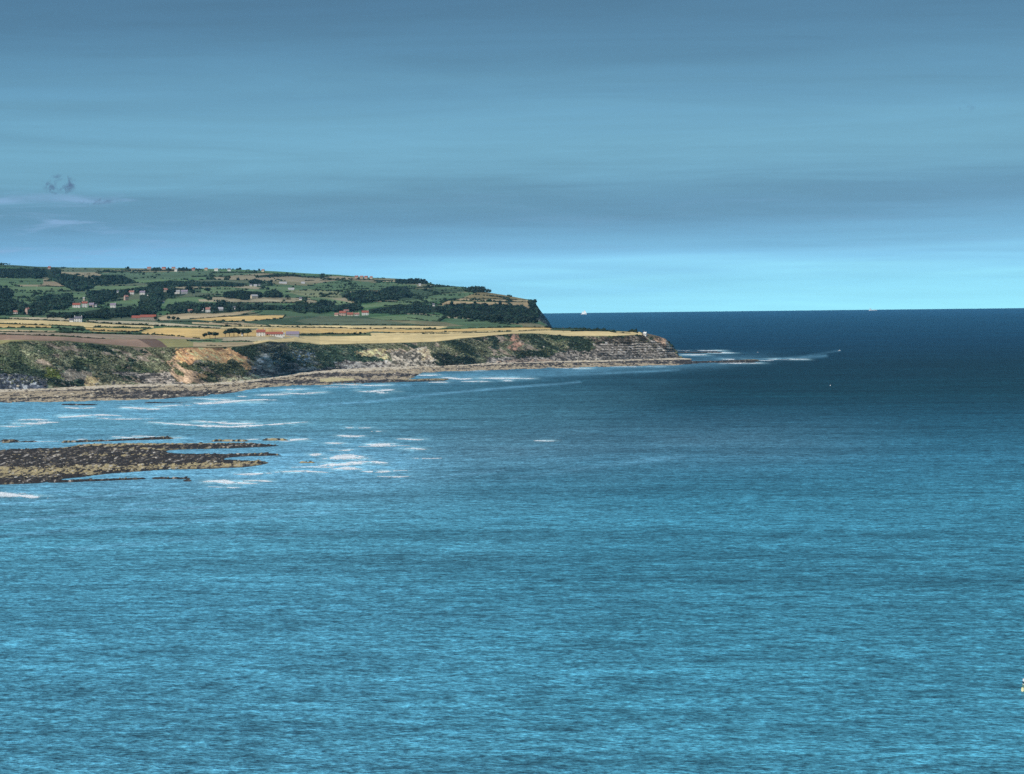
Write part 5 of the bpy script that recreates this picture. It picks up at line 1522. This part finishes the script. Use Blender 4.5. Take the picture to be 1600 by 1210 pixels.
def motor_boat(px, py, Lpx, label, rot, hullm, n='motor_boat', cat='boat'):
    loc, d = at_sea(px, py); s_ = d / F * Lpx
    e = bpy.data.objects.new(n, None); C.objects.link(e); e.location = loc; e.rotation_euler = (0, 0, rot)
    hull(s_, s_ * .34, s_ * .12, hullm, e)
    a = MB(); a.box(-.12 * s_, .18 * s_, -.11 * s_, .11 * s_, .10 * s_, .30 * s_); a.box(-.16 * s_, .21 * s_, -.125 * s_, .125 * s_, .30 * s_, .325 * s_); a.build('cabin', M_white, e)
    a = MB(); a.box(-.08 * s_, .14 * s_, -.115 * s_, .115 * s_, .19 * s_, .26 * s_); a.build('cabin_window', M_dark, e)
    a = MB(); a.cyl((-.05 * s_, 0, .32 * s_), (-.05 * s_, 0, .55 * s_), .008 * s_, .005 * s_, 6); a.build('mast', M_frame, e)
    return tag(e, label, cat)


motor_boat(1312, 548.6, 4.6, 'small white motor boat trailing a pale wake beyond the headland reef', 0.3, M_white)
motor_boat(1184, 551.0, 2.6, 'tiny white boat beside the outer reef bar off the headland', 0.1, M_white)
# marker buoy
loc, d = at_sea(1297.5, 603)
e = bpy.data.objects.new('marker_buoy', None); C.objects.link(e); e.location = loc
s_ = d / F
a = MB(); a.cyl((0, 0, -.5 * s_), (0, 0, .6 * s_), 0.8 * s_, 0.8 * s_, 12); a.cyl((0, 0, .6 * s_), (0, 0, .9 * s_), 0.8 * s_, .4 * s_, 12); a.build('float', M_white, e)
a = MB(); a.cyl((0, 0, .9 * s_), (0, 0, 2.2 * s_), .12 * s_, .08 * s_, 8); a.build('staff', M_white, e)
tag(e, 'small white marker buoy alone on the dark water right of the headland', 'buoy')
# fishing boat cut by the right edge of the picture: only its stern end shows
loc, d = at_sea(1624, 1080)
e = bpy.data.objects.new('fishing_boat', None); C.objects.link(e); e.location = loc; e.rotation_euler = (0, 0, 0.05)
L = 52 * d / F
hull(L, 2.3, 0.75, M_yel, e)
a = MB(); a.box(-L * .47, L * .40, -1.1, 1.1, .80, 1.0); a.build('gunwale', M_grn, e)
a = MB(); a.box(-L * .485, -L * .15, -.85, .85, 1.0, 1.55); a.build('engine_housing', M_grn, e)
a = MB(); a.box(-L * .48, L * .1, -.8, .8, 1.55, 1.75); a.box(-L * .1, L * .2, -.75, .75, .9, 1.55); a.build('cabin', M_white, e)
a = MB(); a.box(-L * .485, L * .1, -.78, .78, 1.75, 2.25); a.build('cabin_window', M_dark, e)
a = MB(); a.box(-L * .47, L * .15, -.9, .9, 2.25, 2.75); a.build('cabin_roof', M_white, e)
tag(e, 'small yellow-hulled fishing boat with white cabin, cut off by the right edge', 'boat')

# ------------------------------------------------------------------ sea air: thin even haze over land and water
HZ = bpy.data.materials.new('sea_haze'); HZ.use_nodes = True
g = NT(HZ.node_tree); g.n.clear()
o_ = g.new('ShaderNodeOutputMaterial'); pv = g.new('ShaderNodeVolumePrincipled')
pv.inputs['Color'].default_value = (0.22, 0.62, 1.0, 1)
pv.inputs['Density'].default_value = 1.3e-5
pv.inputs['Anisotropy'].default_value = 0.0
g.l.new(pv.outputs[0], o_.inputs['Volume'])
a = MB(); a.box(-44000, 44000, -500, 43500, -330, 330)
tag(a.build('haze', HZ), 'thin blue sea haze between the viewer and the horizon', 'haze', kind='stuff')
print('trees', n_tree, 'objects', len(bpy.data.objects), 'tris', sum(len(o.data.polygons) for o in bpy.data.objects if o.type == 'MESH'))
